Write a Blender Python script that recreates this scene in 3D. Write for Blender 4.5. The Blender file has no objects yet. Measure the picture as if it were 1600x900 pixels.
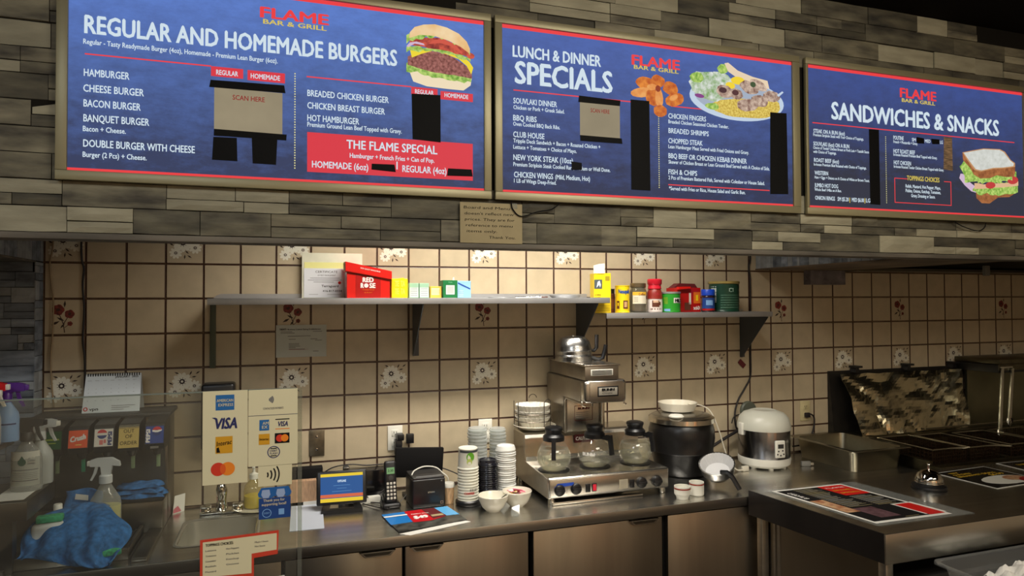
import bpy, bmesh, math, random
from mathutils import Vector, Matrix
random.seed(7)
C = bpy.context.scene.collection
SC = bpy.context.scene
PI = math.pi
# ---------------------------------------------------------------- camera
cd = bpy.data.cameras.new('camera'); cam = bpy.data.objects.new('camera', cd); C.objects.link(cam); SC.camera = cam
yaw, pitch, roll = 0.3243, 0.0212, -0.0043
F_ = Vector((math.sin(yaw)*math.cos(pitch), math.cos(yaw)*math.cos(pitch), math.sin(pitch)))
R_ = Vector((math.cos(yaw), -math.sin(yaw), 0)); U_ = R_.cross(F_)
R2 = R_*math.cos(roll)+U_*math.sin(roll); U2 = -R_*math.sin(roll)+U_*math.cos(roll)
cam.matrix_world = Matrix(((R2.x,U2.x,-F_.x,0.930),(R2.y,U2.y,-F_.y,-3.252),(R2.z,U2.z,-F_.z,1.782),(0,0,0,1)))
cd.sensor_width = 36; cd.lens = 1063.1*36/1600; cd.clip_start = .05
# ---------------------------------------------------------------- world, exposure, large lights
w = bpy.data.worlds.new('world'); SC.world = w; w.use_nodes = True
w.node_tree.nodes['Background'].inputs[0].default_value = (.9,.85,.75,1); w.node_tree.nodes['Background'].inputs[1].default_value = .05
SC.view_settings.view_transform = 'Standard'; SC.view_settings.look = 'None'; SC.view_settings.gamma = 1; SC.view_settings.use_curve_mapping = False
SC.view_settings.exposure = 0.0
def area(name, loc, rot, sx, sy, power, col):
    l = bpy.data.lights.new(name,'AREA'); l.shape='RECTANGLE'; l.size=sx; l.size_y=sy; l.energy=power; l.color=col
    o = bpy.data.objects.new(name,l); C.objects.link(o); o.location=loc; o.rotation_euler=rot; return o
VL = area('valance_light', (1.95,-.72,2.60), (math.radians(22),0,0), 1.5, .10, 22, (1,.93,.83))
VL.data.spread = math.radians(125)
RL1 = area('room_light', (2.3,-2.9,2.93), (math.radians(20),0,0), 1.4, .6, 44, (1,.93,.80))
RL2 = area('room_light', (-.2,-3.4,2.93), (math.radians(15),0,0), 1.2, .5, 20, (.86,.93,1))
RL3 = area('room_light', (3.9,-3.9,2.93), (math.radians(10),0,0), 1.4, .6, 15, (1,.86,.66))
FRONT_WASH = area('room_light', (2.2,-5.4,2.9), (math.radians(-40),0,0), 3.0, .5, 120, (1,.90,.76))  # added unseen wash brightening the front wall that the steel reflects
# ---------------------------------------------------------------- materials
def lin(c): return tuple((x/12.92 if x<=.04045 else ((x+.055)/1.055)**2.4) for x in c[:3])+(1,)
def c8(r,g,b): return (r/255,g/255,b/255)
MC = {}
def mat(name, col, rough=.5, metal=0., ns=0, na=0., bump=0., bs=200, emit=0, spec=.5, stretch=None, col2=None, coat=0, rnd=0.):
    if name in MC: return MC[name]
    m = bpy.data.materials.new(name); m.use_nodes = True; nt = m.node_tree; N = nt.nodes; L = nt.links
    b = N['Principled BSDF']; b.inputs['Roughness'].default_value = rough; b.inputs['Metallic'].default_value = metal
    b.inputs['Specular IOR Level'].default_value = spec; b.inputs['Coat Weight'].default_value = coat
    b.inputs['Base Color'].default_value = lin(col); src = None
    if ns or rnd or bump: 
        g = N.new('ShaderNodeNewGeometry'); mp = N.new('ShaderNodeMapping'); L.new(g.outputs['Position'], mp.inputs[0])
        if stretch: mp.inputs['Scale'].default_value = stretch
    if ns:
        n = N.new('ShaderNodeTexNoise'); n.inputs['Scale'].default_value = ns; n.inputs['Detail'].default_value = 4; L.new(mp.outputs[0], n.inputs[0])
        r = N.new('ShaderNodeValToRGB'); r.color_ramp.elements[0].position=.3; r.color_ramp.elements[1].position=.7
        c2 = col2 if col2 else tuple(min(1,x*(1+na)) for x in col)
        c1 = col if col2 else tuple(x*(1-na) for x in col)
        r.color_ramp.elements[0].color = lin(c1); r.color_ramp.elements[1].color = lin(c2)
        L.new(n.outputs[0], r.inputs[0]); src = r.outputs[0]
    if rnd:
        oi = N.new('ShaderNodeObjectInfo'); mr = N.new('ShaderNodeMapRange'); mr.inputs['To Min'].default_value=1-rnd; mr.inputs['To Max'].default_value=1+rnd
        L.new(oi.outputs['Random'], mr.inputs[0]); mx = N.new('ShaderNodeVectorMath'); mx.operation='SCALE'
        if src: L.new(src, mx.inputs[0])
        else: mx.inputs[0].default_value = lin(col)[:3]
        L.new(mr.outputs[0], mx.inputs['Scale']); src = mx.outputs[0]
    if emit:
        b.inputs['Emission Strength'].default_value = emit
        if src: L.new(src, b.inputs['Emission Color'])
        else: b.inputs['Emission Color'].default_value = lin(col)
        b.inputs['Base Color'].default_value = (0.02,0.02,.02,1); b.inputs['Specular IOR Level'].default_value=.2
    elif src: L.new(src, b.inputs['Base Color'])
    if bump:
        n2 = N.new('ShaderNodeTexNoise'); n2.inputs['Scale'].default_value = bs; n2.inputs['Detail'].default_value=3; L.new(mp.outputs[0], n2.inputs[0])
        bp = N.new('ShaderNodeBump'); bp.inputs['Strength'].default_value = bump; bp.inputs['Distance'].default_value=.002
        L.new(n2.outputs[0], bp.inputs['Height']); L.new(bp.outputs[0], b.inputs['Normal'])
    MC[name] = m; return m
def clearmat(name, tint, rough=.02, refl=1.0, milky=0.):
    if name in MC: return MC[name]
    m = bpy.data.materials.new(name); m.use_nodes=True; nt=m.node_tree; N=nt.nodes; L=nt.links; N.clear()
    o=N.new('ShaderNodeOutputMaterial'); t=N.new('ShaderNodeBsdfTransparent'); g=N.new('ShaderNodeBsdfGlossy'); lw=N.new('ShaderNodeLayerWeight'); pw=N.new('ShaderNodeMath'); f=N.new('ShaderNodeMath'); mx=N.new('ShaderNodeMixShader')
    t.inputs[0].default_value=lin(tint); g.inputs['Roughness'].default_value=rough; lw.inputs[0].default_value=.5; pw.operation='POWER'; pw.inputs[1].default_value=3.5; f.operation='MULTIPLY_ADD'; f.inputs[1].default_value=.55; f.inputs[2].default_value=.04; L.new(lw.outputs['Facing'],pw.inputs[0]); L.new(pw.outputs[0],f.inputs[0]); g.inputs[0].default_value=(refl,refl,refl,1)
    L.new(f.outputs[0],mx.inputs[0]); L.new(t.outputs[0],mx.inputs[1]); L.new(g.outputs[0],mx.inputs[2]); last=mx
    if milky:
        d=N.new('ShaderNodeBsdfDiffuse'); d.inputs[0].default_value=lin(tint); m2=N.new('ShaderNodeMixShader'); m2.inputs[0].default_value=milky
        L.new(mx.outputs[0],m2.inputs[1]); L.new(d.outputs[0],m2.inputs[2]); last=m2
    L.new(last.outputs[0],o.inputs[0]); MC[name]=m; return m
STEEL = mat('brushed_steel', c8(190,187,180), .30, 1, ns=3, na=.05, bump=.08, bs=90, stretch=(.15,.15,9))
STEELH = mat('worktop_steel', c8(204,202,196), .27, 1, ns=5, na=.06, bump=.05, bs=60, stretch=(.3,5,1))
STEELD = mat('dark_steel', c8(92,88,80), .38, 1, ns=4, na=.12)
STEELB = mat('grey_bracket_metal', c8(84,88,92), .45, .6)
SHELF = mat('shelf_steel', c8(176,177,178), .38, .6, ns=6, na=.05)
CHROME = mat('chrome', c8(215,212,205), .08, 1)
BLACK = mat('black_plastic', c8(22,22,24), .35)
BLACKM = mat('black_matte', c8(16,15,15), .8, spec=.2)
DGREY = mat('dark_grey_plastic', c8(52,50,48), .45)
WHITE = mat('white_plastic', c8(226,224,212), .4)
WHITEP = mat('white_paper', c8(222,220,212), .8, spec=.2)
CREAM = mat('cream_ceramic', c8(222,216,198), .2, coat=.4)
GREY = mat('grey_plastic', c8(120,118,112), .5)
RED = mat('red_card', c8(205,22,18), .45)
YEL = mat('yellow_card', c8(238,205,20), .45)
GRN = mat('green_card', c8(20,120,55), .45)
INK = mat('black_ink', c8(25,24,24), .7, spec=.1)
INKG = mat('grey_ink', c8(120,118,116), .8, spec=.1)
INKR = mat('red_ink', c8(190,35,30), .7, spec=.1)
INKW = mat('white_ink', c8(235,232,225), .6, spec=.2)
INKY = mat('yellow_ink', c8(225,185,50), .6, spec=.2)
BLUE = mat('blue_print', c8(20,70,150), .5)
LBLUE = mat('light_blue_print', c8(120,165,215), .5)
ORANGE = mat('orange_print', c8(225,110,25), .5)
BROWN = mat('brown_print', c8(95,48,28), .55)
MAROON = mat('maroon_print', c8(92,22,26), .6)
CLEAR = clearmat('clear_glass', c8(244,246,242))
PLCLEAR = clearmat('clear_plastic', c8(240,242,240), .12, .9, .08)
# ---------------------------------------------------------------- mesh builder
TX = {}
def glyphs(s, bold=.015):
    k=(s,bold)
    if k not in TX:
        cu = bpy.data.curves.new('t','FONT'); cu.body = s; cu.resolution_u = 2; cu.fill_mode='FRONT'
        o = bpy.data.objects.new('t',cu); me = bpy.data.meshes.new_from_object(o)
        v=[(p.co.x,p.co.y) for p in me.vertices]; f=[tuple(p.vertices) for p in me.polygons]
        bpy.data.objects.remove(o); bpy.data.curves.remove(cu); bpy.data.meshes.remove(me)
        if bold>0:   # heavier strokes: the same outline laid three times, a hair apart
            n0=len(v); v0,f0=v,f; v=[];f=[]
            for i,(dx,dy) in enumerate(((-bold,-bold*.5),(bold,-bold*.5),(0,bold*.6))): v+=[(a+dx,b+dy) for a,b in v0]; f+=[tuple(q+i*n0 for q in p) for p in f0]
        x0=min(a for a,_ in v); x1=max(a for a,_ in v)
        TX[k]=([(a-x0,b) for a,b in v],f,max(x1-x0,1e-4))
    return TX[k]
CAPH = max(y for _,y in glyphs('H',0)[0])
class MB:
    def __init__(s): s.v=[]; s.f=[]; s.m=[]; s.sm=[]; s.mats=[]; s.M=Matrix()
    def mi(s,m):
        if m not in s.mats: s.mats.append(m)
        return s.mats.index(m)
    def add(s, vs, fs, m, smooth=False):
        k=len(s.v); i=s.mi(m)
        for p in vs: s.v.append(tuple(s.M @ Vector(p)))
        for f in fs: s.f.append(tuple(k+a for a in f)); s.m.append(i); s.sm.append(smooth)
        return s
    def box(s,x0,y0,z0,x1,y1,z1,m,b=0.,seg=2):
        if x1<x0:x0,x1=x1,x0
        if y1<y0:y0,y1=y1,y0
        if z1<z0:z0,z1=z1,z0
        if b<=0:
            v=[(x0,y0,z0),(x1,y0,z0),(x1,y1,z0),(x0,y1,z0),(x0,y0,z1),(x1,y0,z1),(x1,y1,z1),(x0,y1,z1)]
            return s.add(v,[(0,3,2,1),(4,5,6,7),(0,1,5,4),(1,2,6,5),(2,3,7,6),(3,0,4,7)],m)
        bm=bmesh.new(); bmesh.ops.create_cube(bm,size=1)
        for v in bm.verts: v.co=Vector(((x0+x1)/2+v.co.x*(x1-x0),(y0+y1)/2+v.co.y*(y1-y0),(z0+z1)/2+v.co.z*(z1-z0)))
        b=min(b,(x1-x0)*.49,(y1-y0)*.49,(z1-z0)*.49)
        bmesh.ops.bevel(bm,geom=bm.edges[:],offset=b,segments=seg,affect='EDGES',profile=.5)
        bm.verts.index_update(); vs=[v.co.copy() for v in bm.verts]; fs=[tuple(v.index for v in f.verts) for f in bm.faces]; bm.free()
        return s.add(vs,fs,m,True)
    def lathe(s,prof,m,c=(0,0,0),n=32,smooth=True,sx=1,sy=1,ribs=0,ribamp=0):
        vs=[];fs=[];idx=[]
        for r,z in prof:
            if r<=1e-6: idx.append([len(vs)]); vs.append((c[0],c[1],c[2]+z)); continue
            row=[]
            for k in range(n):
                a=2*PI*k/n; rr=r*(1+ribamp*math.cos(a*ribs)) if ribs else r
                row.append(len(vs)); vs.append((c[0]+sx*rr*math.cos(a),c[1]+sy*rr*math.sin(a),c[2]+z))
            idx.append(row)
        for a,b in zip(idx,idx[1:]):
            if len(a)==1 and len(b)==1: continue
            for k in range(n):
                k2=(k+1)%n
                if len(a)==1: fs.append((a[0],b[k2],b[k]))
                elif len(b)==1: fs.append((a[k],a[k2],b[0]))
                else: fs.append((a[k],a[k2],b[k2],b[k]))
        return s.add(vs,fs,m,smooth)
    def cyl(s,p0,p1,r,m,n=12,r1=None): return s.tube([p0,p1],r,m,n,cap=True,r1=r1)
    def tube(s,pts,r,m,n=6,cap=True,r1=None):
        P=[Vector(p) for p in pts]; vs=[];fs=[]; up=None
        for i,p in enumerate(P):
            t=(P[min(i+1,len(P)-1)]-P[max(i-1,0)]).normalized()
            if up is None: up=Vector((0,0,1)) if abs(t.z)<.9 else Vector((1,0,0))
            a=t.cross(up).normalized(); bb=a.cross(t).normalized(); up=bb
            rr=r if r1 is None else r+(r1-r)*i/(len(P)-1)
            for k in range(n):
                an=2*PI*k/n; vs.append(p+(a*math.cos(an)+bb*math.sin(an))*rr)
        for i in range(len(P)-1):
            for k in range(n): fs.append((i*n+k,i*n+(k+1)%n,(i+1)*n+(k+1)%n,(i+1)*n+k))
        if cap: fs.append(tuple(range(n-1,-1,-1))); fs.append(tuple((len(P)-1)*n+k for k in range(n)))
        return s.add(vs,fs,m,True)
    def poly(s,pts,m): return s.add(pts,[tuple(range(len(pts)))],m)
    def prism(s,pts,axis,a,b,m):   # 2-D outline swept along an axis
        def P(p,t): return {'x':(t,p[0],p[1]),'y':(p[0],t,p[1]),'z':(p[0],p[1],t)}[axis]
        n=len(pts); vs=[P(p,a) for p in pts]+[P(p,b) for p in pts]
        return s.add(vs,[tuple(range(n)),tuple(range(2*n-1,n-1,-1))]+[(k,(k+1)%n,n+(k+1)%n,n+k) for k in range(n)],m)
    def text(s,t,o,wid,h,m,ux=(1,0,0),uz=(0,0,1),bold=.015):
        v,f,w0=glyphs(t,bold); sx=wid/w0 if wid else h/CAPH; sz=h/CAPH; ux=Vector(ux);uz=Vector(uz);o=Vector(o); nn=ux.cross(uz).normalized()*8e-5; L3=max(1,len(v)//3) if bold>0 else len(v)+1
        return s.add([o+ux*(a*sx)+uz*(b*sz)+nn*(i//L3) for i,(a,b) in enumerate(v)],f,m)
    def grid(s,fn,nu,nv,m,smooth=True):
        vs=[fn(i/nu,j/nv) for j in range(nv+1) for i in range(nu+1)]
        return s.add(vs,[(j*(nu+1)+i,j*(nu+1)+i+1,(j+1)*(nu+1)+i+1,(j+1)*(nu+1)+i) for j in range(nv) for i in range(nu)],m,smooth)
    def mesh(s,name,sharp=35):
        me=bpy.data.meshes.new(name); me.from_pydata(s.v,[],s.f)
        for m in s.mats: me.materials.append(m)
        me.polygons.foreach_set('material_index',s.m); me.polygons.foreach_set('use_smooth',s.sm)
        me.update()
        if any(s.sm): me.set_sharp_from_angle(angle=math.radians(sharp))
        return me
    def build(s,name,parent=None,label=None,kind=None,solid=0):
        o=bpy.data.objects.new(name,s.mesh(name)); C.objects.link(o)
        if parent: o.parent=parent
        if label: o['label']=label
        if kind: o['kind']=kind
        if solid: md=o.modifiers.new('solid','SOLIDIFY'); md.thickness=solid; md.offset=0
        return o
def thing(name,label,cat,loc=(0,0,0),group=None,rz=0):
    o=bpy.data.objects.new(name,None); C.objects.link(o); o.empty_display_size=.05; o.location=loc; o.rotation_euler=(0,0,rz)
    o['label']=label; o['category']=cat
    if group:o['group']=group
    return o
def solo(name,mb,label,cat,loc=(0,0,0),group=None,rz=0,solid=0):
    o=mb.build(name,solid=solid); o.location=loc; o.rotation_euler=(0,0,rz); o['label']=label; o['category']=cat
    if group:o['group']=group
    return o
def struct(name,mb): return mb.build(name,kind='structure')
def inst(name,me,parent,loc=(0,0,0),scale=None,rot=None):
    o=bpy.data.objects.new(name,me); C.objects.link(o); o.parent=parent; o.location=loc
    if scale:o.scale=scale
    if rot:o.rotation_euler=rot
    return o
# ================================================================ THE SETTING
FLOORM=mat('floor_tile',c8(70,60,50),.5,ns=3,na=.15); WALLM=mat('room_wall',c8(196,182,158),.8); CEILM=mat('ceiling_dark',c8(22,18,15),.9,spec=.1)
struct('floor',MB().box(-1.2,-7.2,-.1,6.4,.2,0,FLOORM))
struct('ceiling',MB().box(-1.2,-7.2,3.0,6.4,.2,3.1,CEILM))
struct('wall_left',MB().box(-1.2,-7.2,0,-1.0,.2,3.0,WALLM))
struct('wall_right',MB().box(6.2,-7.2,0,6.4,.2,3.0,WALLM))
struct('wall_front',MB().box(-1.2,-7.2,0,6.4,-7.0,3.0,WALLM))
GROUT=mat('tile_grout',c8(150,128,106),.9,ns=30,na=.15)
wb=struct('wall_back',MB().box(-1.0,.006,0,6.2,.2,3.0,GROUT))
GLAZE=mat('tile_glaze',c8(186,171,143),.30,ns=14,na=.035,bump=.05,bs=60,rnd=.05)
RIM=mat('tile_rim_brown',c8(66,38,28),.4); PET=mat('tile_petal',c8(222,218,200),.4); PETD=mat('tile_flower_dark',c8(48,32,26),.5)
ROSE=mat('tile_rose',c8(104,34,28),.5,ns=90,na=.4); LEAF=mat('tile_leaf_maroon',c8(58,26,20),.5)
T=.15
def tile_mb(deco=None, sz=.1472):
    mb=MB(); h=sz/2; r=.0031
    mb.add([(-h,0.001,-h),(h,0.001,-h),(h,0.001,h),(-h,0.001,h),(-h,.006,-h),(h,.006,-h),(h,.006,h),(-h,.006,h)],[(0,4,5,1),(1,5,6,2),(2,6,7,3),(3,7,4,0)],RIM)
    q=h-r
    mb.add([(-h,.001,-h),(h,.001,-h),(h,.001,h),(-h,.001,h),(-q,0,-q),(q,0,-q),(q,0,q),(-q,0,q)],[(0,1,5,4),(1,2,6,5),(2,3,7,6),(3,0,4,7)],RIM)
    mb.add([(-q,0,-q),(q,0,-q),(q,0,q),(-q,0,q)],[(0,1,2,3)],GLAZE)
    def el(cx,cz,a,b,ang,m,y,n=7):
        ca,sa=math.cos(ang),math.sin(ang); mb.poly([((cx-.5)*sz+(a*math.cos(2*PI*k/n)*ca-b*math.sin(2*PI*k/n)*sa)*sz,y,(cz-.5)*sz+(a*math.cos(2*PI*k/n)*sa+b*math.sin(2*PI*k/n)*ca)*sz) for k in range(n)],m)
    def daisy(cx,cz,R,n,rc):
        for k in range(n):
            a=2*PI*k/n+.2; el(cx+math.cos(a)*R*.62,cz+math.sin(a)*R*.60,R*.42,R*.24,a,PET,-.0004-.00002*k)
        el(cx,cz,rc,rc,0,PETD,-.0008,9); el(cx,cz,rc*.45,rc*.45,0,PET,-.001,6)
        for k in range(9): a=2*PI*k/9; el(cx+math.cos(a)*rc*1.3,cz+math.sin(a)*rc*1.3,rc*.22,rc*.12,a,PETD,-.0009,5)
    def leaf(cx,cz,a,l=.075): mb.poly([((cx-.5)*sz+d*sz,-.0006,(cz-.5)*sz+e*sz) for d,e in [(-l*math.cos(a),-l*math.sin(a)),(-l*.3*math.sin(a),l*.3*math.cos(a)),(l*math.cos(a),l*math.sin(a)),(l*.3*math.sin(a),-l*.3*math.cos(a))]],PETD)
    if deco=='daisy':
        daisy(.77,.47,.18,9,.042); daisy(.25,.31,.175,9,.042); daisy(.44,.61,.27,11,.08)
        for a in [(.30,.86,-.4),(.67,.85,1.1),(.76,.74,.15),(.14,.56,-.5),(.55,.34,-.75),(.49,.20,1.45),(.62,.21,-.6),(.86,.86,.6)]: leaf(*a)
    if deco=='rose':
        for cx,cz,R in [(.34,.70,.15),(.62,.58,.12),(.63,.31,.065)]:
            el(cx,cz,R,R*.95,.3,ROSE,-.0005,10); 
            for k in range(5): a=k*1.25; el(cx+math.cos(a)*R*.7,cz+math.sin(a)*R*.7,R*.5,R*.36,a+1.5,ROSE,-.0006,7)
            el(cx,cz,R*.4,R*.3,.5,LEAF,-.0008,6)
        leaf(.5,.86,1.5,.1)
        for p in [((.5,.06),(.47,.3)),((.47,.3),(.36,.6)),((.47,.3),(.58,.5)),((.5,.2),(.62,.3))]:
            (a,b),(c,d)=p; mb.add([((x-.5)*sz,-.0005,(z-.5)*sz) for x,z in [(a-.012,b),(a+.012,b),(c+.01,d),(c-.01,d)]],[(0,1,2,3)],LEAF)
        leaf(.28,.33,.5,.12); leaf(.40,.44,-.5,.11); leaf(.45,.25,.9,.09)
    return mb
TM={k:tile_mb(k).mesh('tile') for k in (None,'daisy','rose')}
def deco(i,j):
    if j in (0,4) and i%3==0: return 'daisy'
    if j==2 and i%6==0: return 'rose'
    if j==6 and (i-1)%6==0: return None
    return None
for i in range(37):
    for j in range(8):
        o=inst('tile',TM[deco(i,j)],wb,((i+.5)*T,random.uniform(-.0006,.0004),2.105-(j+.5)*T))
mb=MB()
base=tile_mb()
for i in range(37,41):
    for j in range(-1,8): mb.M=Matrix.Translation(((i+.5)*T,0,2.105-(j+.5)*T)); mb.add(base.v,[f for f,k in zip(base.f,base.m) if base.mats[k]==RIM],RIM); mb.add(base.v,[f for f,k in zip(base.f,base.m) if base.mats[k]==GLAZE],GLAZE)
mb.build('tile_field',wb,kind='stuff')
# ---- faux ledge stone
def stonemat(name,a,b,rnd):
    m=mat(name,a,.75,ns=14,na=0,col2=b,bump=.8,bs=55,stretch=(.45,1,1.7),rnd=rnd); return m
ST1=stonemat('ledge_stone_grey',c8(58,54,46),c8(132,126,104),.36)
ST2=stonemat('ledge_stone_pale',c8(134,129,108),c8(164,158,134),.16)
ST3=stonemat('ledge_stone_dark',c8(46,44,38),c8(112,106,86),.40)
SB1=stonemat('ledge_stone_blue_grey',c8(76,82,90),c8(134,142,152),.35)
SB2=stonemat('ledge_stone_pale_blue',c8(126,130,132),c8(150,154,156),.14)
def stone_mesh(m,sd):
    rr=random.Random(sd); mb=MB(); nx,nz=4,2; vs=[];fs=[]
    for j in range(nz+1):
        for i in range(nx+1):
            e=(i in(0,nx)) or (j in(0,nz)); vs.append((i/nx-.5+(0 if i in(0,nx) else rr.uniform(-.05,.05)),-1+(.35 if e else rr.uniform(-.2,.25)),j/nz-.5+(rr.uniform(-.03,.0) if j==nz else rr.uniform(0,.04) if j==0 else 0)))
    fs=[(j*(nx+1)+i,j*(nx+1)+i+1,(j+1)*(nx+1)+i+1,(j+1)*(nx+1)+i) for j in range(nz) for i in range(nx)]
    k=len(vs); vs+=[(-.5,0,-.5),(.5,0,-.5),(.5,0,.5),(-.5,0,.5)]
    bt=list(range(nx+1)); tp=[nz*(nx+1)+i for i in range(nx+1)]
    fs+=[tuple([k,k+1]+bt[::-1]),tuple([k+3]+tp+[k+2]),tuple([k,0,nx+1,2*(nx+1),k+3]),tuple([k+1,k+2,nz*(nx+1)+nx,(nx+1)+nx,nx])]
    return mb.add(vs,fs,m).mesh('stone')
STM={m.name:[stone_mesh(m,s) for s in range(4)] for m in (ST1,ST2,ST3,SB1,SB2)}
def stones(par,u0,u1,z0,z1,place,mats,row=.068,skip=None,lim=300,seed=1):
    rr=random.Random(seed); z=z0; cnt=0; r=0
    while z<z1-.005:
        h=min(row,z1-z); x=u0-rr.uniform(0,.12)
        while x<u1:
            wd=rr.uniform(.13,.34); a,b=max(x,u0),min(x+wd,u1)
            parts=[(z,h)] if rr.random()<.52 else [(z,h*.45),(z+h*.45,h*.55)]
            for zz,hh in parts:
                aa=a; segs=[(a,b)]
                if len(parts)==2 and wd>.2 and rr.random()<.6: c=a+(b-a)*rr.uniform(.35,.65); segs=[(a,c),(c,b)]
                for p,q in segs:
                    if q-p<.012 or cnt>=lim: continue
                    if skip and skip(p,q,zz,zz+hh): continue
                    k=rr.random(); mm=mats[1] if k<.24 else (mats[2] if k<.5 else mats[0])
                    o=place((p+q)/2,zz+hh/2,q-p-.002,hh-.0018,rr.uniform(.003,.013),STM[mm.name][rr.randrange(4)]); cnt+=1
            x+=wd
        z+=h
    return cnt
STB=mat('stone_joint_dark',c8(30,28,24),.9,spec=.1)
STRIM=mat('ledge_stone_wrap',c8(92,86,76),.7,ns=5,na=.3,stretch=(.6,3,3),bump=.2)
wo=MB().box(-1.0,-1.072,1.974,6.2,-1.0,3.0,STB).box(-1.0,-1.084,1.962,6.2,-1.0,1.980,STRIM,.003)
wo=struct('wall_overhead',wo)
def pv(u,z,w_,h,d,me): return inst('stone',me,wo,(u,-1.070,z),(w_,d,h))
def sk(p,q,a,b): return (p>.36 and q<4.10 and a>2.15 and b<2.72) or (b>2.15 and p>.40 and q<1.54 and a>2.15)
n=stones(wo,-.42,4.32,1.981,2.999,pv,(ST1,ST2,ST3),skip=sk,lim=299,seed=5,row=.0727); print('STONES',n)
# ---- left pillar and its boxed beam
pl=struct('wall_left_pillar',MB().box(-1.0,-.083,0,-.006,.006,1.955,STB))
def pp(u,z,w_,h,d,me): return inst('stone',me,pl,(u,-.083,z),(w_,d*.8,h))
stones(pl,-.46,-.004,.92,1.953,pp,(SB1,SB2,SB1),row=.062,seed=9,lim=120)
rr=random.Random(3); z=.92
while z<1.95:
    h=rr.choice((.03,.05,.062,.08)); h=min(h,1.953-z)
    for y0,y1 in ([(-.09,0)] if rr.random()<.5 else [(-.09,-.045),(-.045,0)]):
        me=STM[rr.choice((SB1,SB2,SB1)).name][rr.randrange(4)]; o=inst('stone',me,pl,(-.006,(y0+y1)/2,z+h/2),(y1-y0-.001,.006,h-.0015),(0,0,PI/2))
    z+=h
bmL=struct('wall_left_beam',MB().box(-1.0,-1.0,1.955,-.006,.006,3.0,STB).box(-1.0,-1.0,1.950,-.002,-.09,1.956,STRIM))
rr=random.Random(4)
def strips(par,x,ya,yb,z0,z1,face,lim):
    y=ya; k=0
    while y<yb-.01 and k<lim:
        wd=min(rr.choice((.02,.035,.05,.065)),yb-y); me=STM[rr.choice((SB1,SB2,SB1)).name][rr.randrange(4)]
        cut=[(z0,z1)] if rr.random()<.6 else [(z0,z0+(z1-z0)*.45),(z0+(z1-z0)*.45,z1)]
        for a,b in cut:
            # long side upright: the piece lies on the side face
            o=inst('stone',me,par,(x,y+wd/2,(a+b)/2),(b-a-.001,.006,wd-.0015)); o.rotation_euler=Matrix(((0,face,0),(0,0,1),(1,0,0))).to_euler() if False else (0,0,0)
            X=Vector((0,0,1)); Y=Vector((-face,0,0)); Z=X.cross(Y)
            o.rotation_euler=Matrix((X,Y,Z)).transposed().to_euler(); k+=1
        y+=wd
strips(bmL,-.006,-.99,-.0,1.957,2.22,1,60)
# ---- boxed beam on the right in front of the exhaust hood
bmR=struct('wall_right_beam',MB().box(3.503,-1.0,1.968,4.09,.004,3.0,STB).box(3.496,-1.0,1.962,4.094,.004,1.969,mat('beam_underside',c8(98,82,64),.75,ns=4,na=.2)))
strips(bmR,3.503,-.99,0,1.969,2.22,-1,60)
struct('trim_1',MB().box(3.838,-.055,1.879,4.094,.0,1.961,mat('grey_stone_box',c8(108,102,104),.7,ns=12,na=.25,bump=.3)))
# ================================================================ MENU BOARDS
FRM=mat('board_frame',c8(150,142,110),.42,.35)
def em(name,c,s=1.,ns=0,na=0,c2=None,st=None): return mat(name,c,emit=s,ns=ns,na=na,col2=c2,stretch=st,rough=.6)
TW=em('lit_white',c8(206,222,232),1.0); TR=em('lit_red',c8(228,58,62),1.05); TRB=em('lit_red_box',c8(214,52,66)); TY=em('lit_yellow',c8(214,192,84)); TYL=em('lit_yellow_dots',c8(226,220,150))
TAPE=mat('black_tape',c8(15,15,15),.7,bump=.4,bs=90,spec=.15); TAPB=em('brown_tape_backlit',c8(92,70,48),1,ns=40,na=.4,st=(1,1,6)); NOTE=mat('backlit_kraft_paper',c8(150,138,112),.8,emit=0)
NOTEE=em('paper_lit_through',c8(150,138,112),.9,ns=8,na=.05); NRED=em('scan_red',c8(150,40,34),.8)
def panelmat(name,top,bot,z0,z1):
    m=bpy.data.materials.new(name); m.use_nodes=True; nt=m.node_tree;N=nt.nodes;L=nt.links;b=N['Principled BSDF']
    g=N.new('ShaderNodeNewGeometry'); sp=N.new('ShaderNodeSeparateXYZ'); L.new(g.outputs['Position'],sp.inputs[0])
    mr=N.new('ShaderNodeMapRange'); mr.inputs[1].default_value=z0; mr.inputs[2].default_value=z1; L.new(sp.outputs[2],mr.inputs[0])
    mp=N.new('ShaderNodeMapping'); mp.inputs['Scale'].default_value=(1,1,2.2); L.new(g.outputs['Position'],mp.inputs[0])
    n=N.new('ShaderNodeTexNoise'); n.inputs['Scale'].default_value=11; n.inputs['Detail'].default_value=8; n.inputs['Roughness'].default_value=.7; L.new(mp.outputs[0],n.inputs[0])
    ad=N.new('ShaderNodeMath'); ad.operation='MULTIPLY_ADD'; ad.inputs[1].default_value=1.0; L.new(n.outputs[0],ad.inputs[0]); 
    sb=N.new('ShaderNodeMath'); sb.operation='SUBTRACT'; L.new(mr.outputs[0],sb.inputs[0]); sb.inputs[1].default_value=.5; L.new(sb.outputs[0],ad.inputs[2])
    r=N.new('ShaderNodeValToRGB'); r.color_ramp.elements[0].color=lin(bot); r.color_ramp.elements[1].color=lin(top); r.color_ramp.elements[0].position=.05;r.color_ramp.elements[1].position=1.2
    L.new(ad.outputs[0],r.inputs[0]); L.new(r.outputs[0],b.inputs['Emission Color']); b.inputs['Emission Strength'].default_value=1.0
    b.inputs['Base Color'].default_value=(.01,.01,.02,1); b.inputs['Roughness'].default_value=.6; b.inputs['Specular IOR Level'].default_value=.15; return m
P1=panelmat('menu_print_blue',c8(92,124,198),c8(54,62,92),2.15,2.72)
P2=panelmat('menu_print_navy',c8(76,100,168),c8(48,54,80),2.15,2.72)
P3=panelmat('menu_print_slate',c8(62,80,140),c8(50,52,64),2.25,2.72)
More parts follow.
